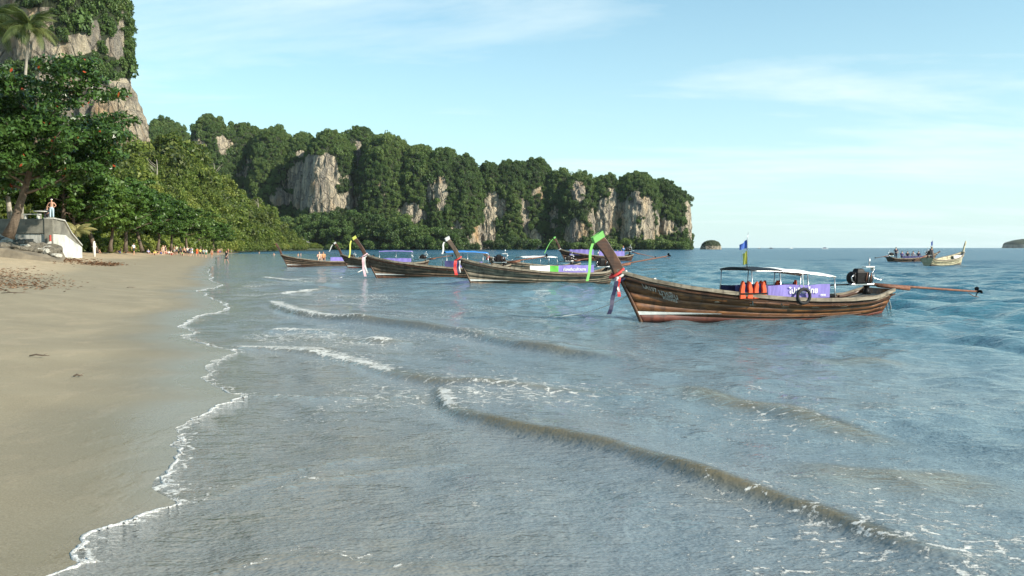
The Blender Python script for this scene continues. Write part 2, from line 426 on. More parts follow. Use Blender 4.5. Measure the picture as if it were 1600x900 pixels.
# ---- sea: real height, chop growing offshore, and the breaking crests
crests = [  # pixels, height, front width, back width, foam, fade-in, fade-out (as arc fractions)
    ([(683, 603), (690, 622), (705, 640), (745, 657), (800, 672), (870, 686), (960, 706), (1040, 735), (1100, 755), (1180, 775), (1250, 795), (1310, 815), (1370, 840), (1420, 860), (1480, 876), (1600, 897), (1700, 915)], .082, .085, .50, (.0, .22, .12), .05, .66),
    ([(420, 470), (432, 480), (470, 491), (530, 499), (580, 504), (640, 511), (690, 517), (740, 525), (800, 540), (860, 549), (940, 557), (1020, 564)], .16, .13, 1.0, (.0, .50, .25), .15, .8),
    ([(345, 541), (420, 545), (500, 556), (560, 571), (620, 588), (690, 602), (740, 604), (830, 611), (950, 616), (1100, 628)], .062, .09, .9, (.0, .48, .10), .1, .7),
    ([(1030, 592), (1080, 606), (1150, 629), (1230, 641), (1265, 652), (1310, 667), (1380, 682), (1480, 695)], .085, .26, .8, None, .25, .7),
    ([(395, 432), (440, 438), (490, 442), (560, 446)], .10, .30, .9, (.1, .6, .1), .2, .8),
    ([(440, 462), (485, 454), (520, 450)], .06, .30, .9, (.0, .9, .4), .2, .8),
    ([(560, 528), (600, 533), (650, 536)], .10, .22, .5, (.1, .7, .1), .3, .6),
    ([(380, 616), (450, 620), (560, 622), (660, 619)], .012, .06, .5, (.0, .7, .1), .1, .8),
    ([(410, 513), (470, 517), (540, 523)], .04, .12, .6, (.1, .8, .1), .2, .8),
    ([(300, 790), (380, 760), (460, 742), (540, 725), (640, 716)], .016, .06, .6, (.0, .5, .1), .1, .8),
    ([(420, 770), (520, 752), (640, 735), (760, 728)], .016, .06, .6, (.0, .5, .1), .1, .8),
    ([(300, 897), (480, 880), (640, 893), (860, 889)], .020, .06, .6, (.1, .8, .1), .1, .8),
    ([(1240, 499), (1300, 496), (1350, 493), (1400, 490.5)], .004, .22, .25, (.0, 1.0, .15), .1, .9),
    ([(1250, 560), (1330, 566), (1440, 566)], .05, .5, .9, None, .3, .7),
    ([(1200, 720), (1330, 742), (1460, 748), (1600, 744)], .05, .5, .9, None, .3, .7),
]
nr1, nr2, nc = 800, 130, 500
rr = np.concatenate([np.geomspace(2.6, 160, nr1), np.geomspace(160, 9000, nr2 + 1)[1:]]); nr = len(rr)
aa = np.linspace(R(-46), R(46), nc)
RR, AA = np.meshgrid(rr, aa, indexing='ij'); WX, WY = RR * np.sin(AA), RR * np.cos(AA)
sd = np.full(WX.shape, -200.0)
mk = (RR < 300); sd[mk] = sdist(WX[mk], WY[mk], SHC)[0]
mk2 = mk & (np.abs(sd) < 6); sd[mk2] = sdist(WX[mk2], WY[mk2], SH)[0]
off = -sd
WZ = np.full(WX.shape, .006)
amp = .38 + 1.0 * sstep(4, 22, off); amp = amp * sstep(-.2, 1.2, off)
wr = random.Random(3)
spc = RR * (aa[1] - aa[0]) + np.gradient(rr)[:, None]
warp = fbm(WX * .09, WY * .09, 5, 2) * 1.6
for i in range(46):
    lam = .42 * 1.085 ** i
    ang = R(215) + wr.gauss(0, .62); k = 2 * math.pi / lam
    a_ = .0078 * lam ** .80 * (1.0 if lam < 2.6 else (2.6 / lam) ** .9)
    ph = k * (math.cos(ang) * WX + math.sin(ang) * WY) + wr.uniform(0, 6.28) + warp * wr.uniform(.5, 1.5)
    s_ = np.sin(ph)
    WZ += a_ * amp * (s_ + .35 * s_ * s_ - .17) * (1 - sstep(.16 * lam, .42 * lam, spc))
foam = np.zeros(WX.shape); brown = np.zeros(WX.shape)
nmk = RR < 90
nx, ny = WX[nmk], WY[nmk]
jig = fbm(nx * .9, ny * .9, 2, 3)
for pts, h, wf, wb, fm, fi, fo in crests:
    ln = smoothline([G(*p)[:2] for p in pts], 4)
    lo, hi = ln.min(0) - 4, ln.max(0) + 4
    q = (nx > lo[0]) & (nx < hi[0]) & (ny > lo[1]) & (ny < hi[1])
    d, u = sdist(nx[q], ny[q], ln)
    # left of the line (heading away from the beach) is seaward; make 'd' positive to seaward
    d = d + .06 * jig[q] * (wf + .5 * wb)
    env = sstep(0, fi, u) * (1 - sstep(fo, 1.0, u)) * (.92 + .16 * vnoise(u * 10, h * 50, 3))
    prof = np.where(d < 0, np.exp(-(d / wf) ** 2), np.exp(-(d / wb) ** 2))
    hz = np.zeros(nx.shape); hz[q] = h * env * prof - .22 * h * env * np.exp(-((d + 2.2 * wf) / (1.2 * wf)) ** 2)
    WZ[nmk] += hz
    br_ = np.zeros(nx.shape); br_[q] = np.clip(h / .07, 0, 1) * env * np.where(d < 0, np.exp(-(d / (1.15 * wf)) ** 2), np.exp(-(d / (.16 * wb)) ** 2)); brown[nmk] = np.maximum(brown[nmk], br_)
    if fm is None: continue
    fl = sstep(fm[0] - .02, fm[0] + .05, u) * (1 - sstep(fm[1] - fm[2], fm[1] + .02, u))
    ff = np.zeros(nx.shape); ff[q] = fl * np.where(d < 0, np.exp(-(d / (wf * 1.1)) ** 2), np.exp(-(d / (wb * .62)) ** 2)) * (1.0 if h > .03 else .62)
    foam[nmk] = np.maximum(foam[nmk], ff)
# thin drifting foam left on the shallow water
lace = sstep(0.0, 1.5, off) * (1 - sstep(6, 16, off)) * np.clip(.46 + .44 * fbm(WX * .35, WY * .35, 9, 3), 0, .75)
foam = np.maximum(foam, lace * (RR < 60))
edge_w = .07 + .40 * np.clip(fbm(WX * .8, WY * .8, 21, 3) + .25, 0, 1) ** 1.5
foam = np.maximum(foam, np.where(off > -.3, .72 * np.exp(-np.clip(off, 0, 9) / edge_w), 0) * (RR < 110))
keep = (sd < 1.2)
F = gridfaces(nr, nc); F = F[keep.ravel()[F].any(1)]
me = mesh('sea', np.stack([WX, WY, WZ], -1).reshape(-1, 3), F, True)
fattr(me, 'foam', foam); fattr(me, 'off', np.clip(off, 0, 200)); fattr(me, 'silt', np.clip(brown, 0, 1))
m, t, b = newmat('sea_water')
pos = geo(t)
fa = N(t, 'ShaderNodeAttribute', attribute_name='foam').outputs['Fac']; oa = N(t, 'ShaderNodeAttribute', attribute_name='off').outputs['Fac']
o01 = math_(t, 'DIVIDE', math_(t, 'ADD', oa, math_(t, 'MULTIPLY', math_(t, 'SUBTRACT', noise(t, .12, 3, .5, pos), .5), 14)), 100.0)
body = ramp(t, [(0, (.200, .200, .180)), (.04, (.170, .200, .212)), (.12, (.105, .180, .212)), (.22, (.036, .130, .170)), (.40, (.009, .088, .135)), (1, (.004, .066, .118))], o01)
# sand stirred up where the crests break, and drifting in patches over the shallows
silt = N(t, 'ShaderNodeAttribute', attribute_name='silt').outputs['Fac']
sw = ramp(t, [(.50, (0, 0, 0)), (.72, (1, 1, 1))], noise(t, .5, 4, .6, pos, (.8, 1.6, 1)))
sw = math_(t, 'MULTIPLY', sw, ramp(t, [(.0, (.35, .35, .35)), (.16, (0, 0, 0))], o01))
body = mixc(t, math_(t, 'MULTIPLY', math_(t, 'MAXIMUM', silt, sw), .9), body, (.150, .118, .056))
lc = N(t, 'ShaderNodeTexVoronoi', feature='DISTANCE_TO_EDGE', inp={'Scale': 3.2}); 
wv = mixc(t, .35, pos, N(t, 'ShaderNodeTexNoise', inp={'Scale': 2.4, 'Detail': 3}).outputs[1], 'ADD')
t.links.new(wv, lc.inputs[0])
lace_ = ramp(t, [(.0, (1, 1, 1)), (.10, (0, 0, 0))], lc.outputs['Distance'])
fn = noise(t, 9.0, 6, .72, pos, (1, 1.5, 1)); fn2 = noise(t, 34.0, 3, .7, pos)
fsum = math_(t, 'ADD', math_(t, 'ADD', math_(t, 'MULTIPLY', fn, .75), math_(t, 'MULTIPLY', fn2, .30)), math_(t, 'MULTIPLY', lace_, .10))
thr = math_(t, 'SUBTRACT', fsum, math_(t, 'SUBTRACT', .84, math_(t, 'MULTIPLY', fa, .38)))
fmask = ramp(t, [(.0, (0, 0, 0)), (.07, (1, 1, 1))], thr)
t.links.new(mixc(t, math_(t, 'MULTIPLY', fmask, .9), body, (.66, .65, .60)), b.inputs['Base Color'])
far = ramp(t, [(.0, (.06, .06, .06)), (.30, (.09, .09, .09)), (1, (.22, .22, .22))], o01)
t.links.new(mixc(t, fmask, far, (.65, .65, .65)), b.inputs['Roughness'])
b.inputs['IOR'].default_value = 1.333; b.inputs['Specular IOR Level'].default_value = .40
rp1 = noise(t, 7.0, 3, .62, pos, (.75, 1.5, 1)); rp2 = noise(t, 26.0, 1, .6, pos, (.8, 1.3, 1)); rp3 = noise(t, .9, 4, .62, pos, (.6, 1.3, 1))
h = math_(t, 'ADD', math_(t, 'MULTIPLY', rp1, .050), math_(t, 'MULTIPLY', rp2, .013))
h = math_(t, 'ADD', h, math_(t, 'MULTIPLY', rp3, math_(t, 'MULTIPLY', ramp(t, [(.06, (0, 0, 0)), (.5, (1, 1, 1))], o01), .62)))
h = math_(t, 'ADD', h, math_(t, 'MULTIPLY', fmask, .012))
rp4 = noise(t, 2.3, 2, .6, pos, (.6, 1.5, 1))
h = math_(t, 'ADD', h, math_(t, 'MULTIPLY', rp4, math_(t, 'MULTIPLY', ramp(t, [(.04, (.15, .15, .15)), (.25, (1, 1, 1))], o01), .20)))
h = math_(t, 'MULTIPLY', h, math_(t, 'SUBTRACT', 1.0, math_(t, 'MULTIPLY', silt, .6)))
t.links.new(bump(t, h, .85, 1.0), b.inputs['Normal'])
tag(obj('sea', me, m), kind='structure')
# ground under the sea and land, out of sight but closing the place below
me = mesh('seabed', [(-9000, -150, -4), (9000, -150, -4), (9000, 9300, -4), (-9000, 9300, -4)], [[0, 1, 2, 3]])
tag(obj('seabed', me, plain('seabed_sand', (.16, .13, .08), .9)), kind='structure')

# ---- foam bead along the swash edge
fv, ff_ = [], []
seg = SH[(np.linalg.norm(SH, axis=1) > 3.5) & (np.linalg.norm(SH, axis=1) < 90)]
den = []
for i in range(len(seg) - 1):
    n = max(2, int(np.linalg.norm(seg[i + 1] - seg[i]) / (.012 * max(1, np.linalg.norm(seg[i]) / 9))))
    for j in range(n): den.append(seg[i] + (seg[i + 1] - seg[i]) * j / n)
den = np.array(den); dd = np.gradient(den, axis=0); dd /= np.linalg.norm(dd, axis=1, keepdims=True) + 1e-9
nn = np.stack([dd[:, 1], -dd[:, 0]], 1)           # to seaward
q = np.arange(len(den)); dist = np.linalg.norm(den, axis=1)
arc = np.concatenate([[0], np.cumsum(np.linalg.norm(np.diff(den, axis=0), axis=1))])
w = np.clip(.004 + .040 * np.clip(fbm(arc * 1.1, 2.0, 0, 4) + .25, 0, 1.3) + .016 * fbm(arc * 14, 1, 0, 3), .002, 1) * np.clip(.75 + dist / 30, 1, 2.0)
hgt = np.clip(w * .22, 0, .009) * (.6 + .8 * np.random.RandomState(2).uniform(size=len(arc))) + .0 * (vnoise(arc * 30, 7, 0) * .5 + .5)
c0 = den - nn * (.14 + .02 * vnoise(arc * 9, 4, 0))[:, None]
rows = []
for f_, z_ in ((0, 0.0), (.10, .75), (.35, 1.0), (.65, .7), (1.0, .0), ):
    p = c0 + nn * (f_ * w)[:, None] * 1.25
    rows.append(np.column_stack([p, .008 + hgt * z_ + .003 * vnoise(arc * 60, f_ * 9, 2) * (z_ > 0) - (.012 if z_ == 0 else 0)]))
V = np.stack(rows, 1).reshape(-1, 3)
m, t, b = newmat('foam_white'); pos = geo(t)
t.links.new(ramp(t, [(.35, (.26, .25, .22)), (.62, (.72, .72, .69))], noise(t, 45, 4, .7, pos)), b.inputs['Base Color'])
b.inputs['Roughness'].default_value = .45
t.links.new(bump(t, noise(t, 70, 3, .7, pos), .8, .012), b.inputs['Normal'])
M_FOAM = m
tag(obj('sea_foam', mesh('sea_foam', V, gridfaces(len(den), 5), True), m), 'thin white foam edge of the water running up the sand', 'foam', kind='stuff')

# ================================================================== LAND: hillside, cliffs, headland
def leafmat(name, dark, mid, light, transl=.25, red=0.0, rough=.5, inst=False):
    m, t, b = newmat(name)
    rn = N(t, 'ShaderNodeAttribute', attribute_name='tone', attribute_type='INSTANCER').outputs['Fac'] if inst else N(t, 'ShaderNodeObjectInfo').outputs['Random']
    n = noise(t, 1.1, 3, .6, coord(t))
    f = math_(t, 'ADD', math_(t, 'MULTIPLY', rn, .62), math_(t, 'MULTIPLY', n, .38))
    col = ramp(t, [(.18, dark), (.5, mid), (.85, light)], f)
    la = N(t, 'ShaderNodeAttribute', attribute_name='leaf').outputs['Fac']
    col = mixc(t, .35, col, ramp(t, [(.0, tuple(x * .55 for x in dark)), (1, tuple(min(1, x * 1.5) for x in light))], la))
    if red: col = mixc(t, ramp(t, [(1 - red, (0, 0, 0)), (1 - red + .004, (1, 1, 1))], la), col, (.36, .055, .02))
    t.links.new(col, b.inputs['Base Color']); b.inputs['Roughness'].default_value = rough
    b.inputs['Specular IOR Level'].default_value = .35
    tr = N(t, 'ShaderNodeBsdfTranslucent'); t.links.new(mixc(t, .5, col, (.10, .16, .01), 'ADD'), tr.inputs[0])
    mx = N(t, 'ShaderNodeMixShader', inp={0: transl}); t.links.new(b.outputs[0], mx.inputs[1]); t.links.new(tr.outputs[0], mx.inputs[2])
    t.links.new(mx.outputs[0], t.nodes['Material Output'].inputs[0]); return m
M_BARK = wood('bark', (.055, .040, .028), (.13, .095, .065), (.22, .17, .125), .9)
M_BARKP = wood('bark_pale', (.22, .19, .15), (.36, .32, .26), (.48, .44, .38), .9)
M_FOREST = leafmat('leaves_forest', (.016, .040, .010), (.088, .150, .023), (.250, .265, .052), .36, 0, .5, True)
M_HEAD = leafmat('leaves_headland', (.014, .040, .014), (.064, .128, .030), (.140, .195, .050), .28, 0, .5, True)
M_SHRUB = leafmat('leaves_islet', (.018, .044, .014), (.045, .085, .024), (.09, .12, .035), .2)
M_ALMOND = leafmat('leaves_almond', (.010, .030, .007), (.024, .066, .013), (.070, .130, .028), .14, .012, .30)
M_BEACHTREE = leafmat('leaves_beach_tree', (.020, .058, .010), (.048, .110, .018), (.120, .190, .036), .28, 0, .4)

def leafcloud(rs, lumps, nleaf, size, wl=.55, up=.25, shell=.75):
    """leaf faces spread over a lumpy volume; lumps = [(centre, radii)]"""
    c = np.array([l[0] for l in lumps]); r = np.array([l[1] for l in lumps])
    wgt = (r ** 2).sum(1); k = rs.choice(len(lumps), nleaf, p=wgt / wgt.sum())
    u = rs.normal(size=(nleaf, 3)); u /= np.linalg.norm(u, axis=1, keepdims=True)
    rad = rs.uniform(shell ** 2, 1.06, nleaf) ** .5
    p = c[k] + u * r[k] * rad[:, None]
    nrm = u * .7 + rs.normal(size=(nleaf, 3)) * .55 + np.array([0, 0, up]); nrm /= np.linalg.norm(nrm, axis=1, keepdims=True)
    a = np.cross(nrm, rs.normal(size=(nleaf, 3))); a /= np.linalg.norm(a, axis=1, keepdims=True); b = np.cross(nrm, a)
    s = size * rs.uniform(.6, 1.35, nleaf)[:, None]
    V = np.stack([p - a * s, p + b * s * wl - nrm * s * .15, p + a * s, p - b * s * wl - nrm * s * .15], 1)
    return V.reshape(-1, 3), np.arange(nleaf * 4).reshape(-1, 4), np.repeat(rs.uniform(0, 1, nleaf), 4)
def crown_variant(seed, mt, nleaf=520, size=.30):
    rs = np.random.RandomState(seed); lumps = [((0, 0, .05), (.62, .62, .5))]
    for i in range(11):
        a, e = rs.uniform(0, 6.28), rs.uniform(-.2, 1.3)
        lumps.append(((.62 * math.cos(a) * math.cos(e), .62 * math.sin(a) * math.cos(e), .48 * math.sin(e) + rs.uniform(-.1, .1)), tuple(rs.uniform(.26, .46) * np.array([1, 1, .8]))))
    V, F, lf = leafcloud(rs, lumps, nleaf, size * .42)
    me = mesh('tree_crown', V, F); fattr(me, 'leaf', lf); me.materials.append(mt)
    return bpy.data.objects.new('tree_crown', me)       # instance source only, never placed itself
def scatter(name, pts, scl, variants, label, cat):
    """one mass of far trees: crowns instanced on computed points"""
    col = bpy.data.collections.new(name + '_crowns')
    for v in variants: col.objects.link(v)
    n = len(pts); me = bpy.data.meshes.new(name); me.vertices.add(n); me.vertices.foreach_set('co', np.asarray(pts, np.float32).ravel())
    rs = np.random.RandomState(5)
    a = me.attributes.new('scl', 'FLOAT_VECTOR', 'POINT'); a.data.foreach_set('vector', np.asarray(scl, np.float32).ravel())
    pa = np.asarray(pts, float); tone = np.clip(.5 + .9 * fbm(pa[:, 0] / 55, pa[:, 1] / 55, pa[:, 2] / 40, 3) + rs.normal(0, .22, n), 0, 1)
    fattr(me, 'tone', tone)
    a = me.attributes.new('rot', 'FLOAT_VECTOR', 'POINT')
    a.data.foreach_set('vector', np.column_stack([rs.normal(0, .18, n), rs.normal(0, .18, n), rs.uniform(0, 6.28, n)]).astype(np.float32).ravel())
    o = bpy.data.objects.new(name, me); C.objects.link(o)
    g = bpy.data.node_groups.new(name, 'GeometryNodeTree')
    g.interface.new_socket('Geometry', in_out='INPUT', socket_type='NodeSocketGeometry'); g.interface.new_socket('Geometry', in_out='OUTPUT', socket_type='NodeSocketGeometry')
    gi, go = g.nodes.new('NodeGroupInput'), g.nodes.new('NodeGroupOutput')
    ip = g.nodes.new('GeometryNodeInstanceOnPoints'); ci = g.nodes.new('GeometryNodeCollectionInfo')
    ci.inputs[0].default_value = col; ci.inputs[1].default_value = True; ci.inputs[2].default_value = True
    def at(nm):
        k = g.nodes.new('GeometryNodeInputNamedAttribute'); k.data_type = 'FLOAT_VECTOR'; k.inputs[0].default_value = nm; return k.outputs[0]
    ip.inputs['Pick Instance'].default_value = True
    e2r = g.nodes.new('FunctionNodeEulerToRotation'); g.links.new(at('rot'), e2r.inputs[0])
    L = g.links.new; L(gi.outputs[0], ip.inputs['Points']); L(ci.outputs[0], ip.inputs['Instance'])
    L(e2r.outputs[0], ip.inputs['Rotation']); L(at('scl'), ip.inputs['Scale']); L(ip.outputs[0], go.inputs[0])
    o.modifiers.new('scatter', 'NODES').node_group = g
    return tag(o, label, cat, kind='stuff')

# ---- limestone
def rockmat(name, warm=1.0):
    m, t, b = newmat(name); pos = geo(t)
    big = noise(t, .035, 5, .6, pos, (1, 1, .45)); streak = noise(t, .22, 6, .62, pos, (1, 1, .13)); fine = noise(t, .6, 8, .74, pos, (1, 1, .55))
    col = ramp(t, [(.28, (.10, .09, .08)), (.45, (.36, .31, .24)), (.56, (.68, .57, .40)), (.8, (.82, .71, .53))], math_(t, 'ADD', math_(t, 'MULTIPLY', streak, .6), math_(t, 'MULTIPLY', fine, .4)))
    org = ramp(t, [(.52, (0, 0, 0)), (.66, (1, 1, 1))], big)
    col = mixc(t, math_(t, 'MULTIPLY', org, .72 * warm), col, (.56, .33, .13), 'MIX')
    gr = ramp(t, [(.40, (1, 1, 1)), (.50, (0, 0, 0))], noise(t, .06, 4, .6, pos, (1, 1, .3)))
    col = mixc(t, math_(t, 'MULTIPLY', gr, .5), col, (.17, .165, .16), 'MIX')
    vo = N(t, 'ShaderNodeTexVoronoi', feature='DISTANCE_TO_EDGE', inp={'Scale': .16}); vm = N(t, 'ShaderNodeMapping', inp={3: (1, 1, .45)}); t.links.new(mixc(t, .9, pos, N(t, 'ShaderNodeTexNoise', inp={'Scale': .2, 'Detail': 4}).outputs[1], 'ADD'), vm.inputs[0]); t.links.new(vm.outputs[0], vo.inputs[0])
    crack = ramp(t, [(.0, (1, 1, 1)), (.07, (0, 0, 0))], vo.outputs['Distance'])
    col = mixc(t, math_(t, 'MULTIPLY', crack, .55), col, (.07, .06, .05))
    dk = ramp(t, [(.56, (0, 0, 0)), (.70, (1, 1, 1))], noise(t, .5, 5, .65, pos, (1, 1, .10)))
    col = mixc(t, math_(t, 'MULTIPLY', dk, .6), col, (.06, .06, .058))
    vg = N(t, 'ShaderNodeAttribute', attribute_name='veg').outputs['Fac']
    vg = math_(t, 'ADD', vg, math_(t, 'MULTIPLY', math_(t, 'SUBTRACT', fine, .5), .8))
    col = mixc(t, ramp(t, [(.42, (0, 0, 0)), (.58, (1, 1, 1))], vg), col, ramp(t, [(.3, (.022, .034, .013)), (.7, (.060, .078, .026))], fine))
    t.links.new(col, b.inputs['Base Color']); b.inputs['Roughness'].default_value = .9
    hh = math_(t, 'SUBTRACT', math_(t, 'ADD', math_(t, 'MULTIPLY', streak, 1.4), fine), math_(t, 'MULTIPLY', crack, .35))
    t.links.new(bump(t, hh, 1.0, 5.0), b.inputs['Normal']); return m
M_ROCK = rockmat('limestone')

def column(cx, cy, z1, rx, ry, seed, nt_=150, nz=90, p=4.5, amp=.13, base=-2.0, rib=9.0, ang=(-.25, 1.25)):
    """a karst buttress: steep wall, domed top, fluted by noise; returns grid of points"""
    th = np.linspace(math.pi * (1 + ang[0] - .0), math.pi * (1 + ang[1]), nt_) ; t_ = 1 - (1 - np.linspace(0, 1, nz)) ** 1.6
    T, H = np.meshgrid(th, t_)
    prof = np.clip(1 - H ** p, 0, 1) ** .5 * (1 + .06 * (1 - H) ** 3)
    z = base + (z1 - base) * H
    ux, uy = np.cos(T), np.sin(T)
    wx, wy = cx + ux * rx * prof, cy + uy * ry * prof
    s = (rx + ry) * .5
    n1 = fbm(wx / (s * .9), wy / (s * .9), z / (s * 2.2) + seed, 3)
    n2 = fbm(wx / rib, wy / rib, z / (rib * 3.5) + seed * 3, 4)
    n3 = fbm(wx / 5.0, wy / 5.0, z / 7.0 + seed, 3)
    k = (amp * 2.2 * n1 * s + amp * .75 * n2 * s * .6 + 1.3 * n3) * np.clip(prof * 1.6, .25, 1)
    wx += ux * k; wy += uy * k
    rg = 1 - np.abs(fbm(wx / 4.2, wy / 4.2, z / 16 + seed, 3)) * 2.2
    rk_ = 1.6 if rib < 7 else 2.4
    wx += ux * rg * rk_; wy += uy * rg * rk_
    z = z + (n1 * .05 * (z1 - base) + n3 * 1.5) * H
    return np.stack([wx, wy, z], -1)
def rockmask(px, py, ells):
    v = np.zeros(px.shape)
    for (ex, ey, ax, ay) in ells:
        v = np.maximum(v, 1 - ((px - ex) / ax) ** 2 - ((py - ey) / ay) ** 2)
    return v
def build_cliff(name, cols, ells, vells, label, thresh, noise_rock, sc_range, dens, rs, mt):
    Vs, Fs, vg, pts, scl = [], [], [], [], []; n0 = 0
    for k, cdef in enumerate(cols):
        Gd = column(*cdef['a'], seed=cdef.get('seed', k * 7.3 + 1), **cdef.get('k', {}))
        nz, nt_ = Gd.shape[:2]
        pxs, pys = px_of(Gd[..., 0], Gd[..., 1], Gd[..., 2])
        rm = rockmask(pxs, pys, ells) - 1.6 * rockmask(pxs, pys, vells) + .95 * fbm(Gd[..., 0] / 14, Gd[..., 1] / 14, Gd[..., 2] / 30, 5)
        du = np.gradient(Gd, axis=1); dv = np.gradient(Gd, axis=0); nm = np.cross(du, dv); area = np.linalg.norm(nm, axis=-1); nm /= area[..., None] + 1e-9
        flat = np.abs(nm[..., 2])
        veg = np.clip(.5 - (rm - thresh) * 2.0 + (flat - .3) * .8 - noise_rock * (fbm(Gd[..., 0] / 30, Gd[..., 1] / 30, Gd[..., 2] / 45 + 9, 3) - .12), 0, 1)
        Vs.append(Gd.reshape(-1, 3)); Fs.append(gridfaces(nz, nt_) + n0); n0 += nz * nt_; vg.append(veg.ravel())
        # crowns
        pr = (area * np.clip((veg - .45) * 3, 0, 1)).ravel(); tot = pr.sum()
        if tot > 0:
            n = int(tot * dens); idx = rs.choice(len(pr), n, p=pr / tot)
            pp = Gd.reshape(-1, 3)[idx] + rs.normal(size=(n, 3)) * 1.1
            sz = rs.uniform(*sc_range, n) * (1 + .8 * (rs.uniform(size=n) > .95)) * (.7 + .6 * rs.uniform(size=n))
            ok = pp[:, 2] > .5
            pts.append(pp[ok]); scl.append(np.column_stack([sz, sz, sz * rs.uniform(.9, 1.9, n)])[ok])
    me = mesh(name, np.concatenate(Vs), np.concatenate(Fs), True); fattr(me, 'veg', np.concatenate(vg))
    tag(obj(name, me, mt), label, kind='structure')
    return np.concatenate(pts), np.concatenate(scl)
rs = np.random.RandomState(11)
def top(px, py, D): return P(px, py, D)[2]
hd = [(258, 186, 50, 1060), (332, 175, 29, 1000), (383, 192, 34, 1030), (432, 196, 40, 1010), (478, 206, 30, 1015), (520, 203, 40, 960), (566, 196, 40, 1010), (602, 208, 44, 960),
      (652, 221, 36, 960), (694, 233, 30, 955), (722, 238, 26, 960), (764, 250, 20, 985), (800, 252, 34, 985), (830, 247, 36, 990), (872, 264, 24, 985), (904, 267, 27, 965),
      (944, 271, 29, 968), (992, 267, 33, 962), (1034, 280, 25, 985), (1051, 294, 23, 985)]
cols = []
for k, (px, py, hw, D) in enumerate(hd):
    D = D - 60; rx = hw / FPX * D * 1.03
    k_ = (D + rx * 1.3) / D
    cols.append(dict(a=(bearX(px, D * k_), D * k_, top(px, py, D * k_) - 4, rx * k_, rx * 1.55), k=dict(nt_=110, nz=74, p=5.0 if k > 6 else 4.0, amp=.085)))
ells = [(495, 280, 60, 44), (505, 312, 66, 28), (440, 310, 26, 14), (560, 240, 8, 40), (305, 232, 22, 16), (352, 226, 20, 18), (470, 240, 12, 10), (643, 335, 26, 24), (690, 300, 8, 40), (772, 325, 22, 42), (752, 368, 34, 22), (714, 358, 14, 26),
        (838, 372, 10, 20), (905, 300, 12, 22), (900, 365, 26, 26), (942, 345, 26, 40), (985, 345, 34, 56), (1012, 345, 16, 62), (1046, 355, 28, 20), (1080, 345, 10, 40), (965, 330, 20, 40)]
hp, hs = build_cliff('headland', cols, ells, [], None,   .40, .35, (1.4, 3.0), .17, rs, M_ROCK)
# trees on the scree along the foot of the headland
fp = []
for k in range(520):
    px = rs.uniform(440, 720) if k < 430 else rs.uniform(700, 1075); D = rs.uniform(845, 900) if px < 860 else rs.uniform(880, 915)
    zt = {0: 34, 1: 20}[0 if px < 640 else 1] * max(.1, 1 - abs(px - 560) / 700)
    if px > 720: zt = 6
    fp.append((bearX(px, D), D, rs.uniform(0, 1) ** 1.6 * zt + 2))
fp = np.array(fp); fs = np.repeat(rs.uniform(4.5, 8.5, len(fp))[:, None], 3, 1)
hvar = [crown_variant(100 + i, M_HEAD, 800, .25) for i in range(5)]
scatter('headland_forest', np.vstack([hp, fp]), np.vstack([hs, fs]), hvar, 'dense dark green jungle covering the far limestone headland', 'jungle')

# ---- near cliff on the left
D0 = 400
def nc_(px, py, hw, D, **k): 
    rx = hw / FPX * D
    k_ = (D + rx * 1.1) / D
    return dict(a=(bearX(px, D * k_), D * k_, top(px, py, D * k_), rx * k_, rx * 1.3), k=dict(nt_=190, nz=150, amp=.055, rib=6.0, **k))
ncols = [nc_(30, -190, 118, 420, p=9.0), nc_(118, -150, 76, 412, p=10.0), nc_(-130, -230, 120, 400, p=8.0), nc_(186, 118, 50, 405, p=3.2), nc_(150, 95, 50, 408, p=3.2), nc_(205, 168, 34, 400, p=3.0), nc_(60, 112, 70, 400, p=3.5)]
nells = [(30, 60, 60, 60), (118, 70, 32, 24), (150, 55, 10, 30), (175, 70, 12, 30), (190, 150, 46, 30), (200, 190, 50, 34), (150, 170, 60, 44), (230, 200, 12, 30), (60, 20, 26, 16), (90, 90, 20, 20), (110, 150, 60, 40), (186, 60, 10, 60), (205, 135, 16, 22), (12, 110, 40, 50), (60, 105, 30, 30)]
np_, ns_ = build_cliff('cliff', ncols, nells, [(140, 104, 60, 22), (104, 18, 26, 44), (172, 20, 20, 44), (40, 108, 34, 18), (60, 4, 40, 14), (225, 150, 10, 16)], None, -.05, .30, (1.3, 2.8), .16, rs, M_ROCK)
cvar = [crown_variant(200 + i, M_HEAD, 380, .36) for i in range(4)]
scatter('cliff_shrubs', np_, ns_, cvar, 'dark shrubs clinging to ledges of the near limestone cliff', 'shrubs')

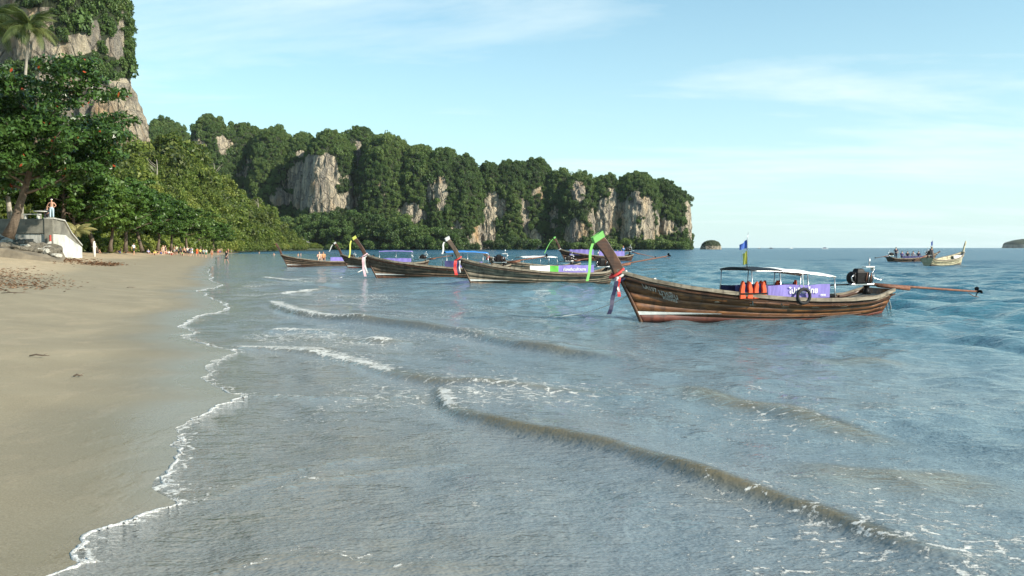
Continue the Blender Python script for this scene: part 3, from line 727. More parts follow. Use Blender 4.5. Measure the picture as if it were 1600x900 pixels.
# ---- forested hillside between the beach and the cliffs
ridge = [(-140, 150, 330, 40), (0, 190, 380, 0), (120, 240, 400, 0), (200, 234, 430, 0), (238, 222, 460, 0), (275, 230, 490, 0), (300, 241, 510, 0), (345, 278, 540, 0), (400, 314, 560, 0), (445, 344, 580, 0), (478, 368, 592, 0), (495, 384, 600, 0), (505, 390, 602, 0)]
rp = np.array([r_[0] for r_ in ridge]); rD = np.array([r_[2] for r_ in ridge], float); rz = np.array([max(0.3, top(r_[0], r_[1], r_[2]) - 7.0) for r_ in ridge])
fpx = np.array([-140, 0, 100, 150, 200, 300, 345, 400, 450, 490, 505]); fD = np.array([96, 104, 112, 122, 140, 215, 300, 430, 540, 588, 598.])
def hill(px, s):
    """s 0 at the foot .. 1 at the ridge .. >1 behind"""
    D1, D2, z2 = np.interp(px, fpx, fD), np.interp(px, rp, rD), np.interp(px, rp, rz)
    D = D1 + (D2 - D1) * s; f = np.where(s < 1, np.clip(s, 0, 1) ** 1.15, 1 - (s - 1) * 1.1)
    x = (px - CX) / FPX * D
    z = 1.6 + (z2 - 1.6) * f + np.clip(z2 / 60, 0, 1) * fbm(x / 40, D / 40, 1, 3) * 7 * np.clip(f * (1 - f) * 4, 0, 1)
    return np.stack([x, D, z], -1)
PXg, Sg = np.meshgrid(np.linspace(-140, 505, 130), np.linspace(-.03, 1.5, 70))
hv = hill(PXg, Sg); hv[..., 2] = np.where(Sg < 0, .2, hv[..., 2])
me = mesh('hillside', hv.reshape(-1, 3), gridfaces(*PXg.shape), True)
fattr(me, 'veg', np.ones(PXg.size)); tag(obj('hillside', me, plain('forest_floor', (.035, .045, .018), .95, .4, .3)), kind='structure')
n = 5600; q = rs.uniform(-140, 503, n); s_ = rs.uniform(0.0, 1.06, n) ** .9
pp = hill(q, s_); dz = pp[:, 1]
nfoot = 500; q[:nfoot] = rs.uniform(120, 480, nfoot); s_[:nfoot] = rs.uniform(-.015, .03, nfoot); pp = hill(q, s_); dz = pp[:, 1]
sz = np.exp(rs.normal(.80, .34, n)) * (1 + .5 * (rs.uniform(size=n) > .94)) * np.clip(dz / 330, .75, 1.2)
edge = np.clip((500 - q) / 90, .35, 1); sz *= edge
sz[:nfoot] = rs.uniform(.9, 2.0, nfoot) * np.clip(dz[:nfoot] / 160, .8, 1.6)
pp[:, 2] += sz * np.where(np.arange(n) < nfoot, .25, rs.uniform(.4, 1.6, n))
fvar = [crown_variant(300 + i, M_FOREST, 620, .30) for i in range(7)]
scatter('hillside_forest', pp, np.column_stack([sz, sz, sz * rs.uniform(.85, 1.3, n)]), fvar, 'bright green forest covering the hillside behind the beach', 'forest')

# pale dead trees standing out of the forest
def snag(px, s, h, label):
    b0 = hill(np.array([px]), np.array([s]))[0]; o = empty('bare_tree', b0 - np.array([0, 0, .5])); tag(o, label, 'tree')
    r_ = random.Random(px); mb = MB(); ln = [(r_.uniform(-.2, .2) * k, r_.uniform(-.2, .2) * k, h * k / 5) for k in range(6)]
    mb.tube(ln, [.34, .30, .26, .22, .16, .08], 7).build('trunk', M_BARKP, o, True)
    for k in range(6):
        br = MB(); a = r_.uniform(0, 6.28); z0 = h * r_.uniform(.55, .9); l = h * r_.uniform(.16, .28)
        br.tube([(0, 0, z0), (math.cos(a) * l * .5, math.sin(a) * l * .5, z0 + l * .4), (math.cos(a) * l, math.sin(a) * l, z0 + l)], [.13, .09, .03], 5).build('branch', M_BARKP, o, True)
snag(338, .78, 17, 'pale bare tree highest on the hillside, before the shaded headland')
snag(405, .86, 13, 'pale bare tree lower down the ridge of the hillside')
snag(245, .52, 13, 'pale bare trunk in the middle of the green hillside')

# ---- rocks at the tip of the hillside, islets
def boulder(seed, sub=2, amp=.35):
    bm = bmesh.new(); bmesh.ops.create_icosphere(bm, subdivisions=sub, radius=1.0)
    v = np.array([x.co[:] for x in bm.verts]); f = fbm(v[:, 0] * 1.1 + seed, v[:, 1] * 1.1, v[:, 2] * 1.1 + seed * 2, 3)
    for x, k in zip(bm.verts, f): x.co = x.co * (1 + amp * 1.6 * k)
    m = bpy.data.meshes.new('rock'); bm.to_mesh(m); bm.free(); fattr(m, 'veg', np.zeros(len(m.vertices))); return m
BL = [boulder(i * 3.7, 3) for i in range(6)]
M_ROCKD = plain('wet_rock', (.105, .098, .088), .85, .5, 2.0, 0, .8)
M_ROCKL = plain('dry_rock', (.34, .31, .27), .9, .5, 2.0, 0, .8)
tips = [(425, 381, 588, 3.6, 0), (438, 376, 592, 5.6, 1), (450, 380, 594, 5.0, 0), (460, 384, 590, 4.4, 0), (470, 383, 596, 4.8, 0), (482, 385, 598, 3.8, 0), (492, 387, 598, 2.4, 0), (412, 386, 560, 2.2, 0), (398, 387, 520, 1.8, 0), (384, 388, 470, 1.3, 0), (373, 389, 420, 1.0, 0)]
for k, (px, py, D, s, c) in enumerate(tips):
    o = obj('shore_rock', BL[k % 6], M_ROCKL if c else M_ROCKD, None, P(px, py, D)); o.scale = (s * 1.2, s, s * .8); o.rotation_euler = (0, 0, k * 1.3)
    tag(o, 'tall pale boulder at the wooded tip of the hillside' if c else 'dark rock at the waterline below the wooded hillside', 'rock', None if c else 'rocks along the foot of the hillside')
def islet(px0, px1, ptop, D, seed, label):
    x0, x1 = bearX(px0, D), bearX(px1, D); h = top((px0 + px1) / 2, ptop, D)
    o = empty('islet', ((x0 + x1) / 2, D, 0)); tag(o, label, 'islet')
    bm = bmesh.new(); bmesh.ops.create_icosphere(bm, subdivisions=5, radius=1.0)
    v = np.array([x.co[:] for x in bm.verts]); f = fbm(v[:, 0] * 1.7 + seed, v[:, 1] * 1.7, v[:, 2] * 1.3, 5)
    w = (x1 - x0) / 2
    for x, k in zip(bm.verts, f):
        c = x.co.normalized(); hr = (abs(c.x) ** 2 + c.y ** 2) ** .5; q = (1 - abs(c.z) ** 3) ** .5 / max(hr, .05) if hr > .05 else 0
        x.co = Vector((c.x * q * w, c.y * q * w * .7, c.z * h)) * (1 + .16 * k)
    m = bpy.data.meshes.new('islet_rock'); bm.to_mesh(m); bm.free(); m.polygons.foreach_set('use_smooth', [True] * len(m.polygons))
    z = np.array([x.co.z for x in m.vertices]); fattr(m, 'veg', np.clip(z / h * 1.5 - .05, 0, 1)); obj('rock', m, M_ROCK, o)
    r_ = np.random.RandomState(int(seed)); lumps = [((r_.uniform(-.75, .75) * w, r_.uniform(-.4, 0) * w, 0), (w * .16, w * .16, h * .12)) for _ in range(26)]
    lumps = [((c[0], c[1], h * .93 * max(.1, 1 - abs(c[0] / w) ** 2.6) - h * .10), r) for c, r in lumps]
    V, F, lf = leafcloud(r_, lumps, 2600, h * .045); me = mesh('shrubs', V, F); fattr(me, 'leaf', lf); obj('shrubs', me, M_SHRUB, o)
islet(1095, 1126, 375, 1000, 3, 'small dark rock islet just off the tip of the headland')
islet(1568, 1640, 373, 3800, 8, 'hazy blue island on the horizon at the right edge')

# ================================================================== BEACH EDGE: wall, trees, rocks
def bz(x, y):
    d = sdist(np.array([x]), np.array([y]), SHC)[0]
    return float(beach_h(d, np.array([x]), np.array([y]))[0])
def onsand(px, py):
    """where the sight lines through these pixels meet the sand"""
    px, py = np.asarray(px, float), np.asarray(py, float)
    d = np.stack([(px - CX) / FPX, cp + (CY - py) / FPX * sp_, -sp_ + (CY - py) / FPX * cp], -1)
    tt = np.geomspace(4, 170, 260); best = np.full(px.shape, np.nan)
    for a_, b_ in zip(tt[:-1], tt[1:]):
        todo = np.isnan(best)
        if not todo.any(): break
        x, y, z = d[todo, 0] * b_, d[todo, 1] * b_, CAMZ + d[todo, 2] * b_
        hit = z <= beach_h(sdist(x, y, SHL)[0], x, y)
        k = np.where(todo)[0][hit]; best[k] = b_
    best = np.where(np.isnan(best), 170, best)
    x, y = d[:, 0] * best, d[:, 1] * best
    return x, y, beach_h(sdist(x, y, SHL)[0], x, y)
SHL = SH[::5]
# ---- concrete sea wall with a sloping wing
m, t, b = newmat('old_concrete'); pos = geo(t)
n1 = noise(t, .8, 6, .65, pos, (1, 1, .5)); n2 = noise(t, 3.0, 5, .7, pos, (1, 1, .18))
col = ramp(t, [(.3, (.30, .29, .25)), (.55, (.46, .45, .40)), (.8, (.60, .60, .55))], n1)
col = mixc(t, math_(t, 'MULTIPLY', ramp(t, [(.48, (0, 0, 0)), (.66, (1, 1, 1))], n2), .6), col, (.13, .125, .10))
t.links.new(col, b.inputs['Base Color']); b.inputs['Roughness'].default_value = .9
t.links.new(bump(t, noise(t, 9, 5, .7, pos), .4, .03), b.inputs['Normal']); M_CONC = m
M_CONCD = plain('weathered_coping', (.19, .18, .145), .9, .45, 1.2, 0, .5)
M_LITWHITE = plain('sunlit_and_white_concrete', (.56, .56, .50), .85, .42, .8, 0, .4)  # sunlight on the wing put into the colour; plain white for bench and table
WD = 76.0
A = P(81, 342, WD); Bq = P(126, 386, WD + 6.5); zt = A[2]
wall = empty('sea_wall', (A[0], A[1], 0)); tag(wall, 'grey concrete sea wall with sloping end coloured sunlit white, below the standing man', 'wall')
def rel(p): return (p[0] - A[0], p[1] - A[1], p[2])
xl = bearX(-140, WD) - A[0]
zc = zt - 1.25
MB().box(((xl) / 2, .42, (zc + .6) / 2), (-xl, .6, zc - .6)).build('wall_panel', M_CONC, wall, False, .03)
MB().box(((xl) / 2 + .04, .40, (zc + zt) / 2), (-xl + .06, .8, zt - zc - .004)).build('coping', M_CONCD, wall, False, .04)
# wing: a thick slab whose top slopes down to the sand
bx_, by_ = Bq[0] - A[0], Bq[1] - A[1]
L_ = math.hypot(bx_, by_); ex_, ey_ = bx_ / L_, by_ / L_; nx_, ny_ = -ey_, ex_
prof = [(0.0, .5), (0.0, zt), (L_ * .38, zt - .12), (L_ * .62, zt - 1.2), (L_, Bq[2] + .1), (L_, .3)]
lowp = [(0.0, .5), (0.0, zc - .05), (L_ * .40, zc - .1), (L_ * .66, zc - .62), (L_, Bq[2]), (L_, .3)]
def slab(pr, o0, o1):
    V = [(.08 + ex_ * s - nx_ * o, -.0 + ey_ * s - ny_ * o, z) for o in (o0, o1) for s, z in pr]; n = len(pr)
    F = [list(range(n)), list(range(2 * n - 1, n - 1, -1))] + [[k, n + k, n + (k + 1) % n, (k + 1) % n] for k in range(n)]
    mb = MB(); mb.add(V, F); return mb
slab(prof, -.7, -.03).build('wing_wall', M_CONCD, wall)
slab(lowp, -.05, .06).build('sunlit_tint_face', M_LITWHITE, wall)  # end face made paler by colour, standing for the sun on it
cps = MB(); V = [(s, z) for s, z in prof[1:5]]
for k in range(3):
    (s0, z0), (s1, z1) = V[k], V[k + 1]
    c = [(.08 + ex_ * s - nx_ * o, ey_ * s - ny_ * o, z + dzz) for s, z in ((s0, z0), (s1, z1)) for o in (-.75, .1) for dzz in (.005, .12)]
    cps.add(c, [[0, 1, 3, 2], [4, 6, 7, 5], [0, 4, 5, 1], [2, 3, 7, 6], [1, 5, 7, 3], [0, 2, 6, 4]])
cps.build('wing_coping', M_CONC, wall)
mk = empty('marker_post', P(79, 392, WD - .35)); tag(mk, 'red and white banded marker post against the corner of the sea wall', 'post')
for k, (z0, z1, c) in enumerate(((0, .35, (.7, .7, .66)), (.35, .8, (.75, .72, .68)), (.8, 1.35, (.42, .06, .04)))):
    MB().lathe([(.085, z0 + .002), (.085, z1)], 12).build('band', plain('post_paint_%d' % k, c, .6), mk)
# earth behind the wall
Q = [P(-140, 344, WD + .6), P(80, 344, WD + .6), P(112, 383, WD + 9), P(110, 385, 112), P(-140, 365, 112)]
V = [(q[0], q[1], q[2] - .06) for q in Q]; V[0] = (V[0][0], V[0][1], zt - .1); V[1] = (V[1][0], V[1][1], zt - .1); V[4] = (V[4][0], V[4][1], zt); V.append((bearX(70, 100), 100, zt - .3)); V[2] = (V[2][0], V[2][1], .5); V[3] = (V[3][0], V[3][1], .5)
tag(obj('promenade', mesh('promenade', V, [[0, 1, 5, 4], [1, 2, 3, 5]]), plain('packed_earth', (.20, .16, .10), .95, .35, .8)), kind='structure')

# ---- trees
def limb(mb, r_, p, d, l, rad, n=5, wob=.12):
    pts, rads = [Vector(p)], [rad]; d = Vector(d).normalized()
    for k in range(n):
        d = (d + Vector((r_.gauss(0, wob), r_.gauss(0, wob), r_.gauss(0, wob) * .6 + .02))).normalized()
        pts.append(pts[-1] + d * (l / n)); rads.append(rad * (1 - .8 * (k + 1) / n))
    mb.tube(pts, rads, 7); return pts
def make_tree(seed, H, Wd, lean, trunk_r, leaf, nclump, per, crown0=.35, layers=0):
    """trunk with limbs + crown of separate leaves; unit metres, base at origin"""
    r_ = random.Random(seed); rs_ = np.random.RandomState(seed); tr = MB(); ends = []
    pts = [Vector((0, 0, -.4))]; d = Vector((lean[0], lean[1], 1)).normalized(); rad = [trunk_r * 1.35]
    nseg = 8; hl = H * .72
    for k in range(nseg):
        d = (d + Vector((r_.gauss(0, .06) - lean[0] * .06, r_.gauss(0, .06), .06))).normalized()
        pts.append(pts[-1] + d * (hl / nseg)); rad.append(trunk_r * (1 - .72 * (k + 1) / nseg))
    tr.tube(pts, rad, 10)
    ax = pts[-1]
    nl = 16
    for k in range(nl):
        f = .36 + .62 * k / nl; i = min(int(f * nseg), nseg - 1); p = pts[i].lerp(pts[i + 1], f * nseg - i)
        a = k * 2.4 + r_.uniform(-.4, .4); l = Wd * .5 * (1.05 - .45 * abs(f - .5)) * r_.uniform(.75, 1.1)
        e = limb(tr, r_, p, (math.cos(a), math.sin(a), .22 + .5 * (f > .8)), l, trunk_r * .36 * (1.15 - f * .6), 5)
        ends += e[2:]
        for j in range(2):
            q = e[r_.randint(1, 3)]; a2 = a + r_.choice((-1, 1)) * r_.uniform(.5, 1.1)
            e2 = limb(tr, r_, q, (math.cos(a2), math.sin(a2), .3), l * .45, trunk_r * .14, 4); ends += e2[2:]
    lumps = []
    for k in range(nclump):
        p = ends[r_.randrange(len(ends))]
        c = np.array(p) + rs_.normal(size=3) * np.array([Wd * .05, Wd * .05, H * .03])
        c[2] = max(c[2], H * crown0 + r_.uniform(-.1, .25) * H * .2)
        q = r_.uniform(.35, .75) * Wd / 11
        lumps.append((c, (q * 1.25, q * 1.25, q * .55)))
    V, F, lf = leafcloud(rs_, lumps, nclump * per, leaf, .5, .6, .25)
    cm = mesh('crown', V, F); fattr(cm, 'leaf', lf)
    return mesh('trunk', tr.V, tr.F, True), cm
def place_tree(name, meshes, loc, rz, sc, label, leafm, bark=None, group=None, cat='tree'):
    o = empty(name, loc, rz, sc); tag(o, label, cat, group)
    obj('trunk', meshes[0], bark or M_BARK, o); obj('crown', meshes[1], leafm, o); return o
tm = make_tree(21, 13.0, 14.5, (.42, .0), .34, .19, 430, 78, .26)
tb = P(12, 362, 65.0)
place_tree('almond_tree', tm, (tb[0], tb[1], tb[2]), 0, 1.0, 'leaning broad almond tree with some red leaves, on the rubble before the sea wall', M_ALMOND)
tv = [make_tree(40 + i, 10.0, 9.5, (.1 * i - .1, .05), .24, .23, 230, 50, .06) for i in range(4)]
front = [(-40, 395, 84, 1.15, 0), (20, 380, 92, 1.25, 0), (62, 378, 98, 1.2, 1), (98, 384, 96, 1.05, 2), (122, 386, 98, .92, 0), (150, 388, 106, 1.15, 3), (172, 388, 112, 1.02, 1), (196, 388, 122, 1.1, 2), (222, 388, 138, 1.12, 3), (246, 388, 152, 1.05, 0), (268, 388, 170, 1.1, 1), (292, 388, 195, 1.05, 2), (314, 388, 225, 1.0, 3), (334, 388, 262, 1.0, 0), (352, 388, 300, .95, 1)]
ord_ = ['leafy beach tree at the left edge, behind the sea wall', 'leafy tree with a thin trunk, behind the bench on the sea wall', 'leafy tree behind the man who stands on the sea wall', 'leafy tree rising over the sloping end of the sea wall', 'low leafy tree over the young palm by the sea wall',
        'broad bright leafy tree over the white post at the beach edge', 'leafy tree over the sitting bathers nearest the sea wall', 'leafy tree behind the walker in the white shirt', 'leafy tree left of the thick cluster of bathers', 'leafy tree behind the thick cluster of bathers', 'leafy tree above the right end of the cluster of bathers',
        'leafy tree behind the walker in orange', 'leafy tree just right of the walker in orange', 'small leafy tree where the far beach narrows', 'smallest and farthest of the row of beach trees']
for k, (px, py, D, sc, v) in enumerate(front):
    p = P(px, py, D); p[2] = zt - .3 if k < 4 else max(1.6, p[2])
    place_tree('beach_tree', tv[v], p, k * 1.9, sc, ord_[k], M_BEACHTREE, M_BARKP if k in (1, 2) else None, 'leafy trees along the back of the beach')
# ---- palms
def frond_mesh(seed, L):
    r_ = random.Random(seed); mb = MB(); n = 11; pts = []
    for k in range(n + 1):
        s = k / n; pts.append(Vector((L * (s - .18 * s * s), 0, L * (.42 * s - .80 * s * s))))
    mb.tube(pts, [.035 * (1 - .85 * k / n) for k in range(n + 1)], 4)
    for k in range(1, 40):
        s = .10 + .90 * k / 40; i = min(int(s * n), n - 1); p = pts[i].lerp(pts[i + 1], s * n - i); tn = (pts[i + 1] - pts[i]).normalized()
        ll = L * .21 * math.sin(math.pi * min(1, s * .85 + .15)) + .12
        for sd_ in (-1, 1):
            dv = (tn * .65 + Vector((0, sd_, 0)) * .8 + Vector((0, 0, -.30 - r_.uniform(0, .3)))).normalized()
            q1 = p + dv * ll * .55; q2 = p + dv * ll + Vector((0, 0, -.35 * ll)); w = tn * .012
            mb.add([p - w * .6, p + w * .6, q1 + w, q1 - w, q2], [[0, 1, 2, 3], [3, 2, 4]])
    m = mesh('frond', mb.V, mb.F); fattr(m, 'leaf', np.full(len(m.vertices), .6)); return m
FR = [frond_mesh(i, 1.0) for i in range(3)]
def palm(base, H, lean, L, nf, label, leafm, r=.16):
    o = empty('palm_tree', base); tag(o, label, 'palm'); r_ = random.Random(int(H * 10) + nf)
    pts = [(lean[0] * s * s, lean[1] * s * s, H * s) for s in np.linspace(0, 1, 10)]
    MB().tube(pts, [r * (1.25 - .5 * s) for s in np.linspace(0, 1, 10)], 9).build('trunk', M_BARKP, o, True)
    for k in range(nf):
        f = obj('frond', FR[k % 3], leafm, o, pts[-1]); f.rotation_euler = (r_.uniform(-.25, .25), -r_.uniform(-.55, .95) if k % 3 else -1.1, k * 2.399); f.scale = (L * r_.uniform(.85, 1.1),) * 3
    return o
M_PALM = leafmat('palm_leaf', (.030, .055, .014), (.065, .095, .024), (.14, .16, .05), .3)
M_PALMY = leafmat('young_palm_leaf', (.16, .16, .05), (.30, .27, .10), (.42, .37, .16), .35)
pb = P(34, 345, 88); pt = P(46, 46, 88)
palm((pb[0], 88, zt), pt[2] - zt, (pt[0] - pb[0], 0), 3.4, 17, 'tall coconut palm rising above the almond tree, before the cliff', M_PALM)
pt = P(-14, 40, 90); palm((pt[0] - .5, 90, zt), pt[2] - zt, (.5, 0), 4.2, 16, 'second coconut palm, only its fronds in at the left edge', M_PALM)
yb = P(119, 384, 84); palm((yb[0], 84, yb[2]), 1.1, (.05, 0), 2.0, 11, 'young yellowish palm at the foot of the sloping sea wall end', M_PALMY, .07)
# ---- rubble heap below the wall
rk = [boulder(50 + i * 2.1, 2, .42) for i in range(8)]
M_RUB = plain('rubble_stone', (.14, .125, .095), .95, .6, 3.0, 0, .9); M_RUBL = plain('rubble_pale', (.42, .40, .34), .95, .5, 3.0, 0, .9)
r_ = random.Random(4)
for k in range(125):
    u = r_.uniform(0, 1); px = -30 + 122 * u; f = r_.random()
    py = 368 + 22 * max(0, u) ** 1.4 + f * (14 - 4 * u)
    D = 73.5 - 6.0 * f
    s = r_.uniform(.16, .42) * (1.2 if f < .5 else .85)
    o = obj('rubble_rock', rk[k % 8], M_RUBL if r_.random() < .2 else M_RUB, None, P(px, py, D)); o.scale = (s * r_.uniform(.8, 1.5), s, s * r_.uniform(.5, .9)); o.rotation_euler = (r_.uniform(-.4, .4), r_.uniform(-.4, .4), r_.uniform(0, 6))
    tag(o, 'rough stone in the rubble heap below the sea wall', 'rock', 'stones of the rubble heap below the sea wall')
# mound of earth and sand carrying the rubble up to the wall foot
nu, nv = 60, 26; U, Vv = np.meshgrid(np.linspace(0, 1, nu), np.linspace(0, 1, nv))
mx = np.zeros(U.shape + (3,))
for i in range(nv):
    for j in range(nu):
        u, f = U[i, j], Vv[i, j]; p = P(-160 + 262 * u, 366 + 25 * max(0, (u - .45) / .55) ** 1.4 + f * 17, 75.5 - 11 * f); mx[i, j] = p
mx[..., 2] += fbm(mx[..., 0] * .9, mx[..., 1] * .9, 2, 3) * .16 - .10
mx[-1, :, 2] -= .8; mx[:, -1, 2] -= .5
tag(obj('sand_bank', mesh('sand_bank', mx.reshape(-1, 3), gridfaces(nv, nu), True), plain('bank_earth', (.20, .165, .115), .95, .45, 1.0, 0, .8)), kind='structure')
# ---- dry leaves, sticks and wrack on the sand
def litter(name, spots, n, size, mt, label, seed):
    rs_ = np.random.RandomState(seed); V, F = [], []
    sp = np.array(spots)[rs_.randint(len(spots), size=n)]
    gx, gy, gz = onsand(sp[:, 0] + rs_.normal(size=n) * sp[:, 2], np.clip(sp[:, 1] + rs_.normal(size=n) * sp[:, 3], 398, 880))
    for k in range(n):
        x, y = gx[k], gy[k]
        z = gz[k] + .015; a = rs_.uniform(0, 6.28); s = size * rs_.uniform(.5, 1.4); c_, s_ = math.cos(a) * s, math.sin(a) * s; h1, h2 = rs_.uniform(0, .6, 2) * s
        b0 = len(V); V += [(x - c_, y - s_, z), (x + s_ * .45, y - c_ * .45, z + h1), (x + c_, y + s_, z + h2 * .4), (x - s_ * .45, y + c_ * .45, z + h2)]; F.append([b0, b0 + 1, b0 + 2, b0 + 3])
    tag(obj(name, mesh(name, V, F), mt), label, 'litter', kind='stuff')
M_DEAD = plain('dead_leaf', (.20, .11, .055), .8, .55, 2.0, 0, 0)
litter('leaf_litter', [(30, 436, 34, 6), (8, 428, 22, 5), (60, 446, 30, 4), (0, 446, 22, 6)], 900, .075, M_DEAD, 'brown dead leaves strewn on the dry sand at the left', 1)
litter('wrack_line', [(110, 407, 18, 1.6), (145, 412, 20, 1.6), (170, 414, 12, 1.2), (90, 403, 10, 1.5)], 1300, .12, M_DEAD, 'dark line of washed up leaves below the rubble heap', 2)
def stick(px, py, L, a, label):
    x, y, z = [float(q[0]) for q in onsand([px], [py])]
    z += .015; mb = MB(); d = Vector((math.cos(a), math.sin(a), 0)) * L
    mb.tube([(0, 0, 0), d * .3 + Vector((0, .02, .02)), d * .6 + Vector((.01, -.02, .01)), d], [.012, .015, .012, .004], 6)
    mb.tube([d * .6, d * .7 + Vector((.03, .06, .03))], [.008, .003], 5)
    tag(mb.build('driftwood_stick', M_BARK, None, True, 0, (x, y, z)), label, 'stick')
stick(46, 559, .32, .1, 'thin dark stick lying alone on the damp sand')
stick(115, 591, .12, .4, 'short dark twig on the sand, nearest the camera')
stick(198, 450, .40, .2, 'small dark stick far up the damp sand')
stick(2, 460, .9, .05, 'dark branch on the sand at the left edge')

# ================================================================== LONGTAIL BOATS
M_HULL = wood('hull_varnished', (.060, .024, .009), (.160, .062, .020), (.34, .150, .044), .40, .6)
M_HULLD = wood('hull_dark', (.028, .012, .007), (.095, .038, .016), (.17, .075, .030), .45)
M_RED = wood('hull_red_bottom', (.060, .018, .012), (.16, .045, .028), (.24, .075, .045), .55)
M_GREYW = wood('hull_grey', (.060, .050, .036), (.20, .165, .115), (.36, .31, .22), .7)
M_GREYD = wood('hull_brown_worn', (.040, .026, .017), (.13, .085, .052), (.25, .175, .11), .65)
M_PALEW = wood('hull_cream', (.26, .22, .12), (.56, .50, .32), (.72, .66, .46), .6)
M_RAIL = wood('rail_wood', (.10, .075, .05), (.30, .25, .18), (.46, .41, .32), .7)
M_WHITE = plain('white_paint', (.74, .74, .70), .55, .18, 5)
M_BLACK = plain('engine_black', (.012, .011, .011), .5, .4, 8, .0)
M_BLACK.node_tree.nodes['Principled BSDF'].inputs['Specular IOR Level'].default_value = .15
M_STEEL = plain('steel', (.55, .56, .56), .32, .25, 8, .9)
M_RUST = plain('rusty_shaft', (.18, .070, .035), .7, .5, 9)
M_TARP = plain('white_tarp', (.78, .78, .74), .75, .10, 2)
M_ROPE = plain('white_rope', (.78, .76, .70), .9, .15, 30)
M_ORANGE = plain('life_vest_orange', (.72, .10, .028), .75, .25, 10)
M_PURPLE = plain('banner_purple', (.21, .17, .47), .7, .14, 3)
M_NAVY = plain('banner_navy', (.035, .035, .12), .75, .2, 5)
M_GREENB = plain('banner_green', (.10, .42, .05), .75, .15, 5)
M_BLUE = plain('canopy_blue', (.03, .22, .58), .6, .15, 3)
SILK = {'green': plain('silk_green', (.16, .46, .10), .6, .12, 8), 'yellow': plain('silk_yellow', (.50, .52, .10), .6, .12, 8), 'white': plain('silk_white', (.55, .55, .52), .6, .1, 8),
        'red': plain('silk_red', (.62, .04, .035), .6, .15, 8), 'blue': plain('silk_blue', (.008, .008, .045), .6, .15, 8), 'pink': plain('silk_pink', (.70, .45, .48), .6, .15, 8)}
M_RUBBER = plain('tyre_rubber', (.018, .018, .019), .8, .3, 8)
NU = 34
GX = [-.80, 0, 1.05, 2.1, 3.15, 4.2, 5.25, 6.3, 7.3, 8.02]; GZ = [1.42, 1.18, .97, .83, .70, .61, .56, .55, .59, .80]
def hull_pt(u, v, side):
    xs = .10 - .28 * v - .62 * v ** 1.25; xe = 7.80 + .22 * v
    x = xs + (xe - xs) * u
    zg = np.interp(xs if False else (-.80 + 8.82 * u), GX, GZ); zk = -.34 + .16 * u ** 3
    z = zk + (zg - zk) * v
    Bg = .96 * math.sin(min(1.0, u / .52) * math.pi / 2) ** .80 * (1 - .34 * max(0, (u - .6) / .4) ** 2)
    pw = 1.05 - .62 * min(1, u / .40) + .12 * max(0, (u - .7) / .3)
    y = (.03 + Bg * max(v, 1e-4) ** pw) * side
    return (x, y, z)
def us(): return [(k / (NU - 1)) ** 1.25 for k in range(NU)]
def ribbon(pts, w, mt, name, parent, axis=(1, 0, 0), th=.006):
    a = Vector(axis) * w * .5
    A_ = [Vector(p) - a * (.85 + .3 * ((i * 7) % 3) / 2) for i, p in enumerate(pts)]; B_ = [Vector(p) + a for p in pts]
    n = Vector(axis).cross(Vector((0, 0, 1))).normalized()
    return MB().strip(A_, B_, th, tuple(n)).build(name, mt, parent)
def on_hull(m, u0, v0, side, along, slant=0.0):
    """wrap flat lettering onto the hull side"""
    for vtx in m.vertices:
        x, y = vtx.co.x, vtx.co.y
        u = u0 + (x / 9.0); v = v0 + y / 1.25 - slant * x
        p = Vector(hull_pt(u, v, side)); q1 = Vector(hull_pt(u + .01, v, side)); q2 = Vector(hull_pt(u, v + .02, side))
        n = (q1 - p).cross(q2 - p).normalized(); n = n if n.y * side > 0 else -n
        vtx.co = p + n * .028
    return m
